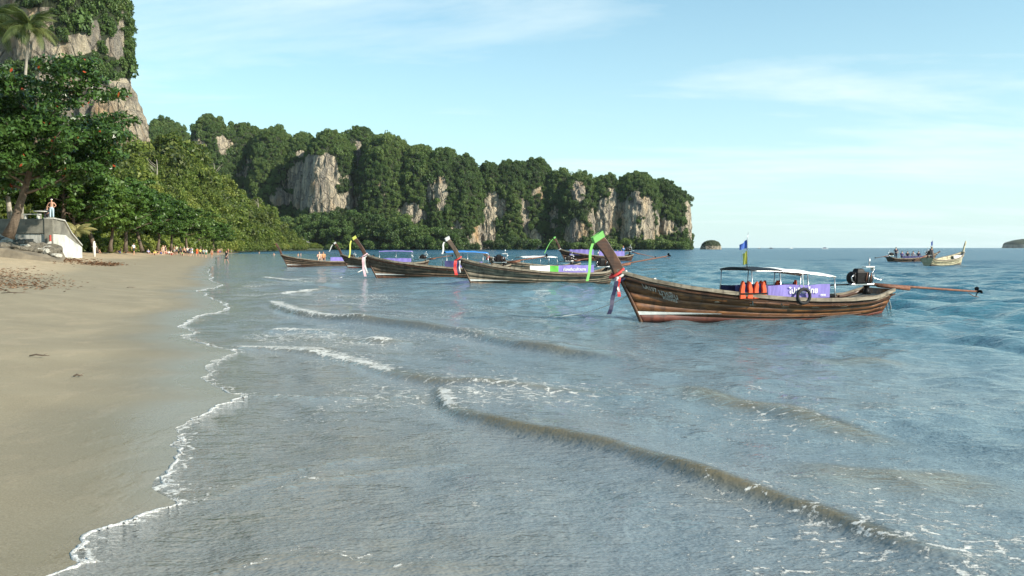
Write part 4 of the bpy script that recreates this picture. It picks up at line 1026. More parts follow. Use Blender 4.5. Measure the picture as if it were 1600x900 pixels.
def engine(parent, x0, z0, tail_up, tail_len, tiller=1.5, yaw=0.0):
    """long-tail motor on its pivot: block, tank, exhaust, tiller, shaft and screw"""
    e = empty('motor', (x0, 0, z0), yaw, .88); e.parent = parent
    mb = MB(); mb.box((-.30, 0, .40), (.52, .42, .40)); mb.box((-.34, 0, .64), (.36, .30, .14), None, .7); mb.box((-.60, 0, .42), (.10, .34, .30)); mb.box((.02, 0, .34), (.22, .30, .26)); mb.build('engine_block', M_BLACK, e, False, .03)
    M1 = Matrix.Translation((-.66, 0, .38)) @ Matrix.Rotation(R(90), 4, 'Y')
    MB().lathe([(.06, -.04), (.20, -.03), (.22, 0), (.22, .05), (.10, .06)], 18, M1).build('flywheel', M_BLACK, e, True)
    MB().tube([(-.66, -.22, .22), (-.80, -.23, .30), (-.82, -.23, .42), (-.72, -.23, .50)], .018, 6).build('front_guard', M_STEEL, e, True)
    MB().box((.06, 0, .76), (.38, .22, .04)).box((.23, 0, .68), (.03, .16, .12)).build('fuel_tank_tray', M_WHITE, e, False, .01)
    MB().tube([(.10, 0, .80), (.10, 0, 1.08)], .028, 7).build('exhaust_stack', M_STEEL, e, True)
    MB().tube([(.32, 0, .68), (.22, .05, .50), (.34, 0, .36), (.52, -.05, .30), (.66, -.04, .36)], .016, 6).build('hose', M_STEEL, e, True)
    for k in range(4): MB().tube([(-.22 + .09 * k, -.23, .26), (-.20 + .09 * k, -.25, .42), (-.16 + .09 * k, -.22, .56)], .016, 5).build('pipe', M_STEEL if k % 2 else M_RUST, e, True)
    MB().box((-.28, 0, .16), (.95, .30, .06)).build('engine_bed', M_STEEL, e, False, .01)
    MB().lathe([(.15, -.18), (.10, -.05), (.07, .02), (.10, .08), (.13, .14)], 12).build('pivot', M_BLACK, e, True)
    MB().tube([(-.70, 0, .16), (-.70 - tiller * .5, .02, .15), (-.70 - tiller, .04, .10)], [.028, .024, .022], 7).build('tiller', M_BLACK, e, True)
    t0 = Vector((.15, 0, .16)); t1 = Vector((.15 + tail_len * math.cos(tail_up), 0, .16 + tail_len * math.sin(tail_up)))
    sh_ = MB().tube([t0, t0.lerp(t1, .35), t1], [.055, .045, .032], 8).build('tail_shaft', M_RUST, e, True)
    MB().tube([t0 + Vector((.3, 0, -.05)), t0.lerp(t1, .35) + Vector((0, 0, -.06))], [.06, .075], 8).build('shaft_sleeve', M_RUST, e, True)
    pr = MB(); Mx = Matrix.Translation(t1) @ Matrix.Rotation(R(90) - tail_up, 4, 'Y')
    pr.lathe([(.03, -.06), (.05, 0), (.035, .07), (.01, .11)], 10, Mx)
    for k in range(3):
        a = k * 2.094 + .5; Rb = Mx @ Matrix.Rotation(a, 4, 'Z')
        pr.add([Rb @ Vector(v) for v in ((.03, -.02, -.03), (.03, .02, .03), (.13, .07, .05), (.20, .03, .03), (.19, -.05, -.03), (.10, -.06, -.05))], [[0, 1, 2, 3, 4, 5]])
    o = pr.build('propeller', M_BLACK, e); md = o.modifiers.new('s', 'SOLIDIFY'); md.thickness = .012
    MB().tube([t1 + Vector((-.45, 0, -.03)), t1 + Vector((-.2, 0, -.16)), t1 + Vector((.05, 0, -.20))], .012, 5).build('skeg', M_RUST, e, True)
    return e
def life_vest(parent_none, loc, rz, label, s=1.0):
    o = empty('life_vest', loc, rz, s); tag(o, label, 'life vest', 'orange life vests on the nearest boat')
    for sd_ in (-1, 1):
        V = [(sd_ * x, y, z) for y in (-.04, .04) for x, z in ((.02, -.26), (.21, -.27), (.19, .0), (.14, .18), (.09, .22), (.05, .08), (.07, -.05))]
        F = [list(range(7)), list(range(13, 6, -1))] + [[k, 7 + k, 7 + (k + 1) % 7, (k + 1) % 7] for k in range(7)]
        MB().add(V, F).build('front_panel', M_ORANGE, o, False, .015)
    MB().box((0, .06, .0), (.30, .04, .30)).build('back_panel', M_NAVY, o, False, .02)
    MB().box((0, -.055, -.12), (.42, .02, .035)).build('strap', M_BLACK, o)
    return o
def longtail(name, loc, rz, sc, label, side_m, dark_m, low_m, nplank=7, stripe=None, post=1.0, sash=('red', 'white', 'blue'), head=None, tails=(), roof=None, banners=(), eng=None, detail=True, slim=.72):
    """a wooden longtail boat; bow towards local -x, waterline at z = 0"""
    o = empty(name, loc, rz, sc); tag(o, label, 'boat', 'wooden longtail boats')
    U = us(); vs = np.linspace(0, 1, nplank + 1)
    for sd_ in (-1, 1):
        for k in range(nplank):
            v0, v1 = vs[k], vs[k + 1]
            A_ = [hull_pt(u, v0 - (.004 if k else 0), sd_) for u in U]; B_ = [hull_pt(u, v1 - .004, sd_) for u in U]
            pr = .0015 * (k % 2)
            A_ = [(x, y + sd_ * pr, z) for x, y, z in A_]; B_ = [(x, y + sd_ * (pr + .001), z) for x, y, z in B_]
            mt = low_m if vs[k + 1] < .40 else (dark_m if k == nplank - 1 else side_m)
            nn_ = []
            for u in U:
                vm = max(.5 * (v0 + v1), .03); p0, p1, p2 = Vector(hull_pt(u, vm, sd_)), Vector(hull_pt(min(u + .01, 1.01), vm, sd_)), Vector(hull_pt(u, vm + .02, sd_))
                q = (p1 - p0).cross(p2 - p0).normalized(); nn_.append(tuple(q if q.y * sd_ > 0 else -q))
            MB().strip(A_, B_, .03, nn_).build('plank', mt, o, True)
        R_ = [Vector(hull_pt(u, 1, sd_)) for u in U]
        MB().strip([p + Vector((0, sd_ * .035, -.07)) for p in R_], [p + Vector((0, sd_ * .04, .03)) for p in R_], .085, (0, sd_, 0)).build('gunwale', M_RAIL, o)
        MB().strip([p + Vector((0, sd_ * .022, -.17)) for p in R_], [p + Vector((0, sd_ * .03, -.125)) for p in R_], .03, (0, sd_, 0)).build('rubbing_strake', dark_m, o)
        if stripe:
            us_ = [stripe * k / 14 for k in range(15)]
            def wl(u, z, e):
                zk = hull_pt(u, 0, 1)[2]; zg = hull_pt(u, 1, 1)[2]; p = hull_pt(u, (z - zk) / (zg - zk), sd_); return (p[0], p[1] + sd_ * e, p[2])
            MB().strip([wl(u, .17, .016) for u in us_], [wl(u, .27 - .085 * (u / stripe), .018) for u in us_], .012, (0, sd_, 0)).build('waterline_stripe', M_WHITE, o)
    # stem, prow post, transom, decks
    st = [Vector(((.10 - .28 * v - .62 * v ** 1.25), 0, -.34 + 1.76 * v)) for v in np.linspace(0, 1, 9)]
    MB().tube([p + Vector((-.01, 0, 0)) for p in st], [.055] * 9, 8).build('stem', dark_m, o, True)
    pz = 1.0 * post; base = Vector((-.66, 0, 1.22)); tip = Vector((-1.36, 0, 1.42 + pz))
    pr = MB(); rows = []
    for k in range(7):
        s = k / 6; c = base.lerp(tip, s) + Vector((.07 * math.sin(s * 3.1), 0, 0)); wx = (.165 - .03 * s + .02 * (s > .8)) * (slim if s > .15 else 1); wy = .085 - .035 * s
        dv = (tip - base).normalized(); ax_ = Vector((dv.z, 0, -dv.x))
        rows += [c + ax_ * wx * a + Vector((0, wy * b_, 0)) for a, b_ in ((-1, -.8), (1, -1), (1, 1), (-1, .8))]
    F = [[i * 4 + k, i * 4 + (k + 1) % 4, (i + 1) * 4 + (k + 1) % 4, (i + 1) * 4 + k] for i in range(6) for k in range(4)] + [[0, 3, 2, 1], [24, 25, 26, 27]]
    pr.add(rows, F); prow = pr.build('prow_post', dark_m, o, False, .02)
    T_ = [hull_pt(1, v, 1) for v in np.linspace(.0, 1, 9)]
    MB().strip([(x - .02, y, z) for x, y, z in T_], [(x - .02, -y, z) for x, y, z in T_], .05, (1, 0, 0)).build('transom', side_m, o)
    for (u0, u1, v) in ((.02, .20, .93), (.86, .985, .86)):
        uu = np.linspace(u0, u1, 10); MB().strip([hull_pt(u, v, 1) for u in uu], [hull_pt(u, v, -1) for u in uu], .03, (0, 0, 1)).build('deck', M_RAIL, o)
    uu = np.linspace(.16, .88, 14); MB().strip([hull_pt(u, .42, 1) for u in uu], [hull_pt(u, .42, -1) for u in uu], .03, (0, 0, 1)).build('floor', dark_m, o)
    for u in (.30, .42, .54, .66, .78):
        y = hull_pt(u, .72, 1); MB().box((y[0], 0, y[2]), (.24, 2 * y[1], .035)).build('thwart', M_RAIL, o)
    for u in np.linspace(.18, .9, 9 if detail else 5):
        for sd_ in (-1, 1):
            MB().tube([Vector(hull_pt(u, v, sd_)) - Vector((0, sd_ * .05, 0)) for v in np.linspace(.3, .97, 5)], .022, 5).build('rib', dark_m, o)
    # silks round the stem
    dv = (tip - base).normalized(); axx = Vector((dv.z, 0, -dv.x))
    for k, cname in enumerate(sash):
        c = base.lerp(tip, .10 - .02 * k) + Vector((.075 * k - .05, 0, -.045 * k)); ring = []
        for j in range(13):
            a = j / 12 * 2 * math.pi; ring.append(c + axx * (.13 + .10 * slim) * math.cos(a) + Vector((0, .13 * math.sin(a), 0)))
        MB().tube(ring, .038, 7, False).build('sash', SILK[cname], o, True)
    for (cname, dx0, drop, w, sway) in tails:
        p0 = base + Vector((-.20 + dx0, -.13, .02)); pts = [p0 + Vector((sway * s * s - .10 * math.sin(s * 3) * .3, -.05 - .03 * math.sin(s * 9), -drop * s)) for s in np.linspace(0, 1, 9)]
        ribbon(pts, w, SILK[cname], 'silk_tail', o, (1, 0, 0))
    if head:
        c = tip - dv * .09; ring = [c + axx * .180 * slim * ca + Vector((0, .075 * sa, 0)) for ca, sa in ((1, 1), (1, -1), (-1, -1), (-1, 1), (1, 1))]
        up_ = [p + dv * .17 + axx * .03 for p in ring]
        mb = MB(); n = 5
        for k in range(4): mb.add([ring[k], ring[k + 1], up_[k + 1], up_[k]], [[0, 1, 2, 3]])
        q = mb.build('prow_silk', SILK[head[0]], o); md = q.modifiers.new('s', 'SOLIDIFY'); md.thickness = .015; md.offset = 1
        p0 = tip - axx * .24 - dv * .05; pts = [p0 + Vector((head[2] * s * (1.0 - .3 * s) - .05 * math.sin(s * 7) * .4, -.09, -head[1] * s)) for s in np.linspace(0, 1, 9)]
        ribbon(pts, .085, SILK[head[0]], 'silk_streamer', o, (1, .25, 0))
    # canopy on posts
    if roof:
        x0, x1, z0, z1, rm, nposts = roof['x0'], roof['x1'], roof['z0'], roof['z1'], roof['m'], roof.get('posts', 4)
        rt = empty('canopy', (0, 0, 0)); rt.parent = o; hw = .82
        xs_ = np.linspace(x0, x1, 15); ys_ = np.linspace(-hw, hw, 9)
        def rz_(x, y): s = (x - x0) / (x1 - x0); return z0 + (z1 - z0) * s + .06 * math.sin(min(1, s * 1.0) * math.pi) - .07 * (y / hw) ** 2 - .015 * math.sin(s * 25) * (1 - (y / hw) ** 2)
        fr = 2 if roof.get('front') else 0
        def sheet(i0, i1, nm, mt):
            xx = xs_[i0:i1 + 1]; V = [(x, y, rz_(x, y)) for x in xx for y in ys_]; q = obj(nm, mesh(nm, V, gridfaces(len(xx), 9).tolist()), mt, rt); md = q.modifiers.new('s', 'SOLIDIFY'); md.thickness = .022
        if roof.get('front'): sheet(0, 5, 'front_sheet', roof['front']); sheet(5, 14, 'roof_sheet', rm)
        else: sheet(0, 14, 'roof_sheet', rm)
        for k in range(nposts):
            x = x0 + .04 + (x1 - x0 - .08) * k / (nposts - 1)
            for sd_ in (-1, 1):
                y = hull_pt((x + .8) / 8.82, .95, sd_)[1] * .93; MB().tube([(x, y, .42), (x, sd_ * hw * .97, rz_(x, hw) - .02)], .017, 6).build('post', M_STEEL, rt, True)
        for sd_ in (-1, 1): MB().tube([(x, sd_ * hw * .98, rz_(x, hw) - .012) for x in xs_], .016, 6).build('roof_rail', M_STEEL, rt, True)
    for (x0, x1, z0, z1, bm_, sd_, txt) in banners:
        xx = np.linspace(x0, x1, 22)
        def yb(x): return hull_pt((x + .8) / 8.82, .95, 1)[1] * .95 * sd_
        bn = MB().strip([(x, yb(x) + .012 * math.sin(x * 9), z0) for x in xx], [(x, yb(x) + .02 * math.sin(x * 11 + 1), z1 + .012 * math.sin(x * 5)) for x in xx], .008, (0, sd_, 0)).build('banner', bm_, o)
        if txt:
            for (s_, size, tx, tz) in txt:
                m = text_mesh(s_, size, size * .025)
                for v in m.vertices: x = x0 + tx + v.co.x; v.co = (x, yb(x) - .034, z0 + tz + v.co.y)
                obj('lettering', m, M_WHITE, bn)
    if eng: engine(o, *eng)
    return o
def seat_boat(bow, stern):
    """waterline points of bow and stern -> location, heading and scale"""
    b_, s_ = Vector(bow), Vector(stern); d = s_ - b_; return (b_.x, b_.y, 0), math.atan2(d.y, d.x), d.length / 7.9
# the nearest boat
bow, stern = G(1003, 501), G(1368, 490.8)
loc, rz0, sc0 = seat_boat(bow, stern)
hero = longtail('longtail_boat', loc, rz0, sc0, 'large varnished brown boat, nearest the camera, with white canopy and green ribbon on its prow', M_HULL, M_HULLD, M_RED, 6, .30, .90,
    ('red', 'white', 'blue'), ('green', 1.02, -.20), (('red', .08, .55, .09, .0), ('white', .03, .42, .06, .04), ('blue', .0, 1.02, .12, -.22)),
    dict(x0=2.95, x1=5.80, z0=1.46, z1=1.25, m=M_TARP, front=M_BLACK, posts=4),
    [(2.45, 3.45, .66, 1.00, M_NAVY, -1, None), (3.46, 5.52, .60, .98, M_PURPLE, -1, [('ไปเที่ยวไทย', .22, .66, .14), ('ททท', .10, 1.72, .05)]), (3.0, 5.7, .62, .92, M_NAVY, 1, None)],
    (7.55, .78, R(-4), 4.75, 1.35), True, 1.0)
for (s_, size, u0, v0) in (('LA197', .14, .060, .80), ('มารสิน', .20, .105, .73), ('หาดใหญ่', .12, .112, .655)):
    obj('lettering', on_hull(text_mesh(s_, size, .003), u0, v0, -1, 1, .10), plain('faded_lettering', (.42, .39, .34), .7, .4, 20), hero)
def hloc(x, y, z): return hero.matrix_basis @ Vector((x, y, z))
for k, (x, lab) in enumerate(((2.72, 'orange life vest hanging under the canopy of the nearest boat, left one'), (3.16, 'orange life vest hanging under the canopy of the nearest boat, right one'))):
    life_vest(None, hloc(x, -.955, .88), rz0, lab, sc0)
for k, x in enumerate((3.7, 4.3, 4.85, 5.45)):
    v = life_vest(None, hloc(x, .62, .86), rz0 + .3 * k, ['leftmost', 'second', 'third', 'rightmost'][k] + ' of the orange life vests piled behind the purple banner', sc0 * .9)
ft = MB(); ring = [Vector((.20 * math.cos(a), 0, .20 * math.sin(a))) for a in np.linspace(0, 2 * math.pi, 21)]
ft.tube(ring, .045, 8, False); f = ft.build('tyre_fender', M_RUBBER, None, True, 0, hloc(4.55, -1.03, .66)); f.rotation_euler = (0, 0, rz0); tag(f, 'black tyre fender hanging in front of the purple banner', 'fender')
MB().tube([(0, 0, .2), (0, .06, .5), (.02, .1, .72)], .012, 5).build('rope', M_ROPE, f, True)
for k, dx_ in enumerate((0, .14)):
    MB().tube([(7.98 + dx_, -.22 + .3 * k, .62), (8.18 + dx_, -.24 + .3 * k, .46), (8.26 + dx_, -.24 + .3 * k, .22), (8.20 + dx_, -.22 + .3 * k, -.05)], .022, 6).build('stern_ladder_rail', M_STEEL, hero, True)
# flag pole with two flags
def flag(loc, rz, h, label, sc=1.0, parent_cat='flag'):
    o = empty('flag_pole', loc, rz, sc); tag(o, label, 'flag')
    MB().tube([(0, 0, -.05), (0, 0, h * .8), (.03, 0, h)], [.014, .012, .006], 6).build('pole', M_STEEL, o, True)
    def cloth(z0, z1, w, mt, nm):
        A_ = [(-w * s, .05 * math.sin(s * 6), z0 - .18 * w * s) for s in np.linspace(0, 1, 9)]; B_ = [(-w * s * .95, .05 * math.sin(s * 6 + .6), z1 - .55 * w * s) for s in np.linspace(0, 1, 9)]
        MB().strip(A_, B_, .006, (0, 1, 0)).build(nm, mt, o)
    cloth(h * .05, h * .44, .14, SILK['yellow'], 'yellow_flag'); cloth(h * .52, h * .78, .26, plain('flag_blue', (.05, .12, .42), .6), 'blue_flag')
    return o
flag(hloc(3.22, -.2, 1.52), rz0, .95, 'pole with yellow and blue flags on the canopy of the nearest boat', sc0)
# mooring rope
def rope(pts, r, label, nm='mooring_rope'):
    o = MB().tube(pts, r, 6).build(nm, M_ROPE, None, True); tag(o, label, 'rope', 'white mooring ropes'); return o
a_ = hloc(.30, -.20, 1.18); b_ = Vector(G(846, 498, .0)); pts = [a_.lerp(b_, s) - Vector((0, 0, .32 * math.sin(math.pi * s) * (1 - .25 * s))) for s in np.linspace(0, 1, 14)]; pts = [hloc(.62, .3, 1.06)] + pts
pts[-1].z = -.05
rope(pts, .022, 'white mooring rope of the nearest boat, running into the water')

# ---- the other boats
l, rz, sc = seat_boat(G(738, 444), G(952, 441))
b2 = longtail('longtail_boat', l, rz, sc, 'weathered grey boat with purple and green banners, second nearest, left of the brown boat', M_GREYW, M_GREYD, M_GREYD, 7, .26, .95, ('red', 'blue'), ('white', .62, -.12),
    (('red', -.1, .75, .16, .05), ('blue', .06, .7, .12, .0), ('white', .14, .62, .06, .02)), None,
    [(2.9, 4.0, .62, .96, M_TARP, -1, None), (4.0, 4.5, .60, .94, M_GREENB, -1, None), (4.5, 6.6, .56, .98, M_PURPLE, -1, [('ท่องเที่ยวอ่าวนาง', .20, .25, .12)])], (7.75, .72, R(9), 4.3, .6))
l, rz, sc = seat_boat(G(590, 434), (bearX(792, 61.0), 61.0, 0))
b3 = longtail('longtail_boat', l, rz, sc, 'dark weathered boat with long pink sash, just left of the grey boat', M_GREYD, M_HULLD, M_HULLD, 7, .22, .95, ('pink', 'white'), ('yellow', 1.0, -.16), (('pink', .02, 1.15, .14, .12), ('white', .1, .95, .10, .16)),
    dict(x0=4.0, x1=6.6, z0=1.55, z1=1.5, m=M_BLUE, posts=3), [(4.6, 6.2, .58, .95, M_PURPLE, -1, None), (3.9, 4.55, .58, 1.0, M_NAVY, -1, None)], (7.7, .75, R(8), 3.0, .6))
l, rz, sc = seat_boat(G(545, 419), (bearX(668, 88.0), 88.0, 0))
b4 = longtail('longtail_boat', l, rz, sc, 'brown boat with purple canopy, half hidden behind the dark weathered boat', M_GREYD, M_HULLD, M_RED, 6, .24, 1.1, (), ('white', .7, -.5), (), dict(x0=3.0, x1=6.4, z0=1.7, z1=1.7, m=M_PURPLE, posts=3),
    [(3.4, 6.2, .62, 1.0, M_PURPLE, -1, None)], (7.7, .75, R(8), 3.0, .6), False)
l, rz, sc = seat_boat(G(450, 416.5), (bearX(556, 97.0), 97.0, 0))
b5 = longtail('longtail_boat', l, rz, sc, 'dark brown boat with bare prow, leftmost and nearest the beach', M_GREYD, M_HULLD, M_HULLD, 6, .2, 1.25, (), None, (), None, [(4.7, 7.2, .62, 1.06, M_PURPLE, -1, None)], (7.7, .75, R(8), 2.6, .6), False)
l, rz, sc = seat_boat((bearX(775, 72.0), 72.0, 0), (bearX(900, 75.0), 75.0, 0))
b6 = longtail('longtail_boat', l, rz, sc, 'boat with open canopy frame behind the middle of the weathered grey boat', M_GREYW, M_GREYD, M_GREYD, 6, None, .35, ('red',), None, (), dict(x0=2.2, x1=5.6, z0=1.35, z1=1.35, m=M_TARP, posts=3), [], (7.4, .8, R(8), 2.6, .6), False)
l, rz, sc = seat_boat((bearX(884, 128.0), 128.0, 0), (bearX(985, 131.0), 131.0, 0))
b7 = longtail('longtail_boat', l, rz, sc, 'loaded passenger boat with green silks on its prow, far behind the nearest prow', M_HULLD, M_HULLD, M_RED, 6, None, 1.25, ('white',), ('green', 1.6, -1.4), (), None, [(.3, 3.0, .72, 1.35, M_PURPLE, -1, None), (3.6, 6.8, .60, 1.15, M_PURPLE, -1, None)], (7.8, .95, R(-12), 3.6, .6), False)
l, rz, sc = seat_boat((bearX(1457, 124), 124.0, 0), (bearX(1389, 122.0), 122.0, 0))
b8 = longtail('longtail_boat', l, rz, sc, 'far boat full of people, left of the cream boat on the right', M_GREYD, M_HULLD, M_GREYD, 6, None, .2, ('white',), None, (), None, [(2.0, 6.2, .60, .95, M_NAVY, 1, None)], (7.8, .85, R(-8), 2.8, .6), False)
l, rz, sc = seat_boat((bearX(1500, 104), 104.0, 0), (bearX(1455, 99.0), 99.0, 0))
b9 = longtail('longtail_boat', l, rz, sc * 1.15, 'cream painted boat turned away with dark upright prow, far right', M_PALEW, M_PALEW, M_GREYD, 6, None, 1.05, ('white',), None, (), None, [(1.0, 3.8, .72, 1.0, M_TARP, 1, None), (.2, 1.0, .78, 1.1, M_NAVY, 1, None)], (7.7, .9, R(-10), 3.4, .6), False)
p = P(1457, 398, 99.5); f = flag(p, 0.4, 2.0, 'pole with yellow and blue flags at the stern of the cream boat', 1.0)
a_ = Vector(P(566, 422, 60.5)); b_ = Vector(G(530, 434, -.02)); rope([a_.lerp(b_, s) - Vector((0, 0, .10 * math.sin(math.pi * s))) for s in np.linspace(0, 1, 10)], .03, 'white mooring rope slanting from the dark weathered boat into the water')
# specks on the horizon
for k, (px, D, w, lab) in enumerate(((1186, 1700, 6, 'tiny grey boat on the horizon just right of the islet'), (1204, 1800, 9, 'tiny dark boat on the horizon left of the flag'), (1236, 1700, 7, 'tiny white boat on the horizon over the white canopy'), (1288, 1300, 11, 'tiny white and dark boat on the horizon, largest of the specks'))):
    o = empty('far_boat', (bearX(px, D), D, 0)); tag(o, lab, 'boat', 'tiny boats on the horizon')
    V = [(-w * .5, 0, .9), (-w * .42, -.9, .8), (w * .42, -1.0, .8), (w * .5, 0, 1.0), (w * .42, 1.0, .8), (-w * .42, .9, .8), (-w * .4, 0, -.3), (-w * .38, -.7, -.3), (w * .4, -.8, -.3), (w * .45, 0, -.3), (w * .4, .8, -.3), (-w * .38, .7, -.3)]
    MB().add(V, [[0, 1, 2, 3, 4, 5]] + [[i, (i + 1) % 6, 6 + (i + 1) % 6, 6 + i] for i in range(6)]).build('hull', M_WHITE if k > 1 else M_GREYD, o)
    MB().box((0, 0, 1.6), (w * .42, 1.3, 1.5), None, .85).build('cabin', M_NAVY if k % 2 else M_WHITE, o)

# ================================================================== PEOPLE
def cloth(c): return plain('cloth_%d_%d_%d' % tuple(int(x * 99) for x in c), c, .85, .18, 12)
SKIN = [plain('skin_%d' % i, c, .55, .12, 9) for i, c in enumerate(((.62, .36, .24), (.50, .27, .17), (.70, .43, .31), (.36, .19, .11)))]
HAIRS = [plain('hair_%d' % i, c, .6, .2, 20) for i, c in enumerate(((.02, .016, .012), (.09, .05, .025), (.38, .26, .11), (.72, .72, .70)))]
def person(kind, loc, rz, label, skin=0, hair=0, top=None, shorts=None, trousers=None, sc=1.0, group='people on the beach', cat='person', hat=None):
    pm = person_meshes(kind); o = empty('person', loc, rz, sc); tag(o, label, cat, group)
    obj('body', pm['body'], SKIN[skin], o); hr = obj('hat' if hat else 'hair', pm['hair'], cloth(hat) if hat else HAIRS[hair], o)
    if top: obj('shirt', pm['top'], cloth(top), o)
    if trousers: obj('trousers', pm['trousers'], cloth(trousers), o)
    else: obj('shorts', pm['shorts'], cloth(shorts or (.05, .05, .08)), o)
    return o
def sandp(px, py):
    x, y, z = onsand([px], [py]); return (float(x[0]), float(y[0]), float(z[0]))
# on the wall
p = P(81, 339, WD + .35)
person('hips', (p[0], p[1], zt + .0), .35, 'man in white cap and light blue trousers standing on the sea wall corner', 1, 0, None, None, (.42, .56, .62), 1.0, None, hat=(.78, .78, .75))
# bench and table on the wall, a dark clad sitter between
bp = P(50, 340, WD + 1.6)
o = empty('bench', (bp[0], bp[1], zt)); tag(o, 'white concrete bench on the sea wall, left of the man', 'bench')
MB().box((0, 0, .44), (1.5, .38, .07)).build('seat', M_LITWHITE, o, False, .015)
for s in (-1, 1): MB().box((s * .55, 0, .20), (.12, .30, .40)).build('leg', M_LITWHITE, o, False, .01)
tp = P(63, 340, WD + 2.6); o = empty('table', (tp[0], tp[1], zt)); tag(o, 'round white topped table behind the bench on the sea wall', 'table')
MB().lathe([(.52, .70), (.55, .72), (.55, .76), (.52, .78)], 20).build('table_top', M_LITWHITE, o); MB().lathe([(.22, 0), (.12, .08), (.10, .66), (.2, .70)], 12).build('pedestal', M_CONCD, o, True)
person('chair', (tp[0] + .15, tp[1] + .9, zt), .3, 'person in dark clothes seated behind the white table', 3, 0, (.015, .015, .02), None, (.015, .015, .02), 1.0, None)
sp = empty('stool', (tp[0] + .15, tp[1] + .95, zt)); tag(sp, 'low grey stool under the person in dark clothes', 'stool'); MB().lathe([(.17, 0), (.12, .1), (.14, .40), (.19, .41), (.19, .45)], 14).build('seat', M_CONC, sp, True)
ws = P(147, 380, 92); wp = empty('white_post', (ws[0], ws[1], bz(ws[0], ws[1]) - .1)); tag(wp, 'white painted post among the trees at the back of the beach', 'post')
MB().lathe([(.13, 0), (.13, 1.5), (.09, 1.55), (.09, 1.7), (.02, 1.72)], 12).build('shaft', M_WHITE, wp, True); MB().box((0, 0, 1.15), (.42, .10, .10)).build('arm', M_WHITE, wp, False, .01)
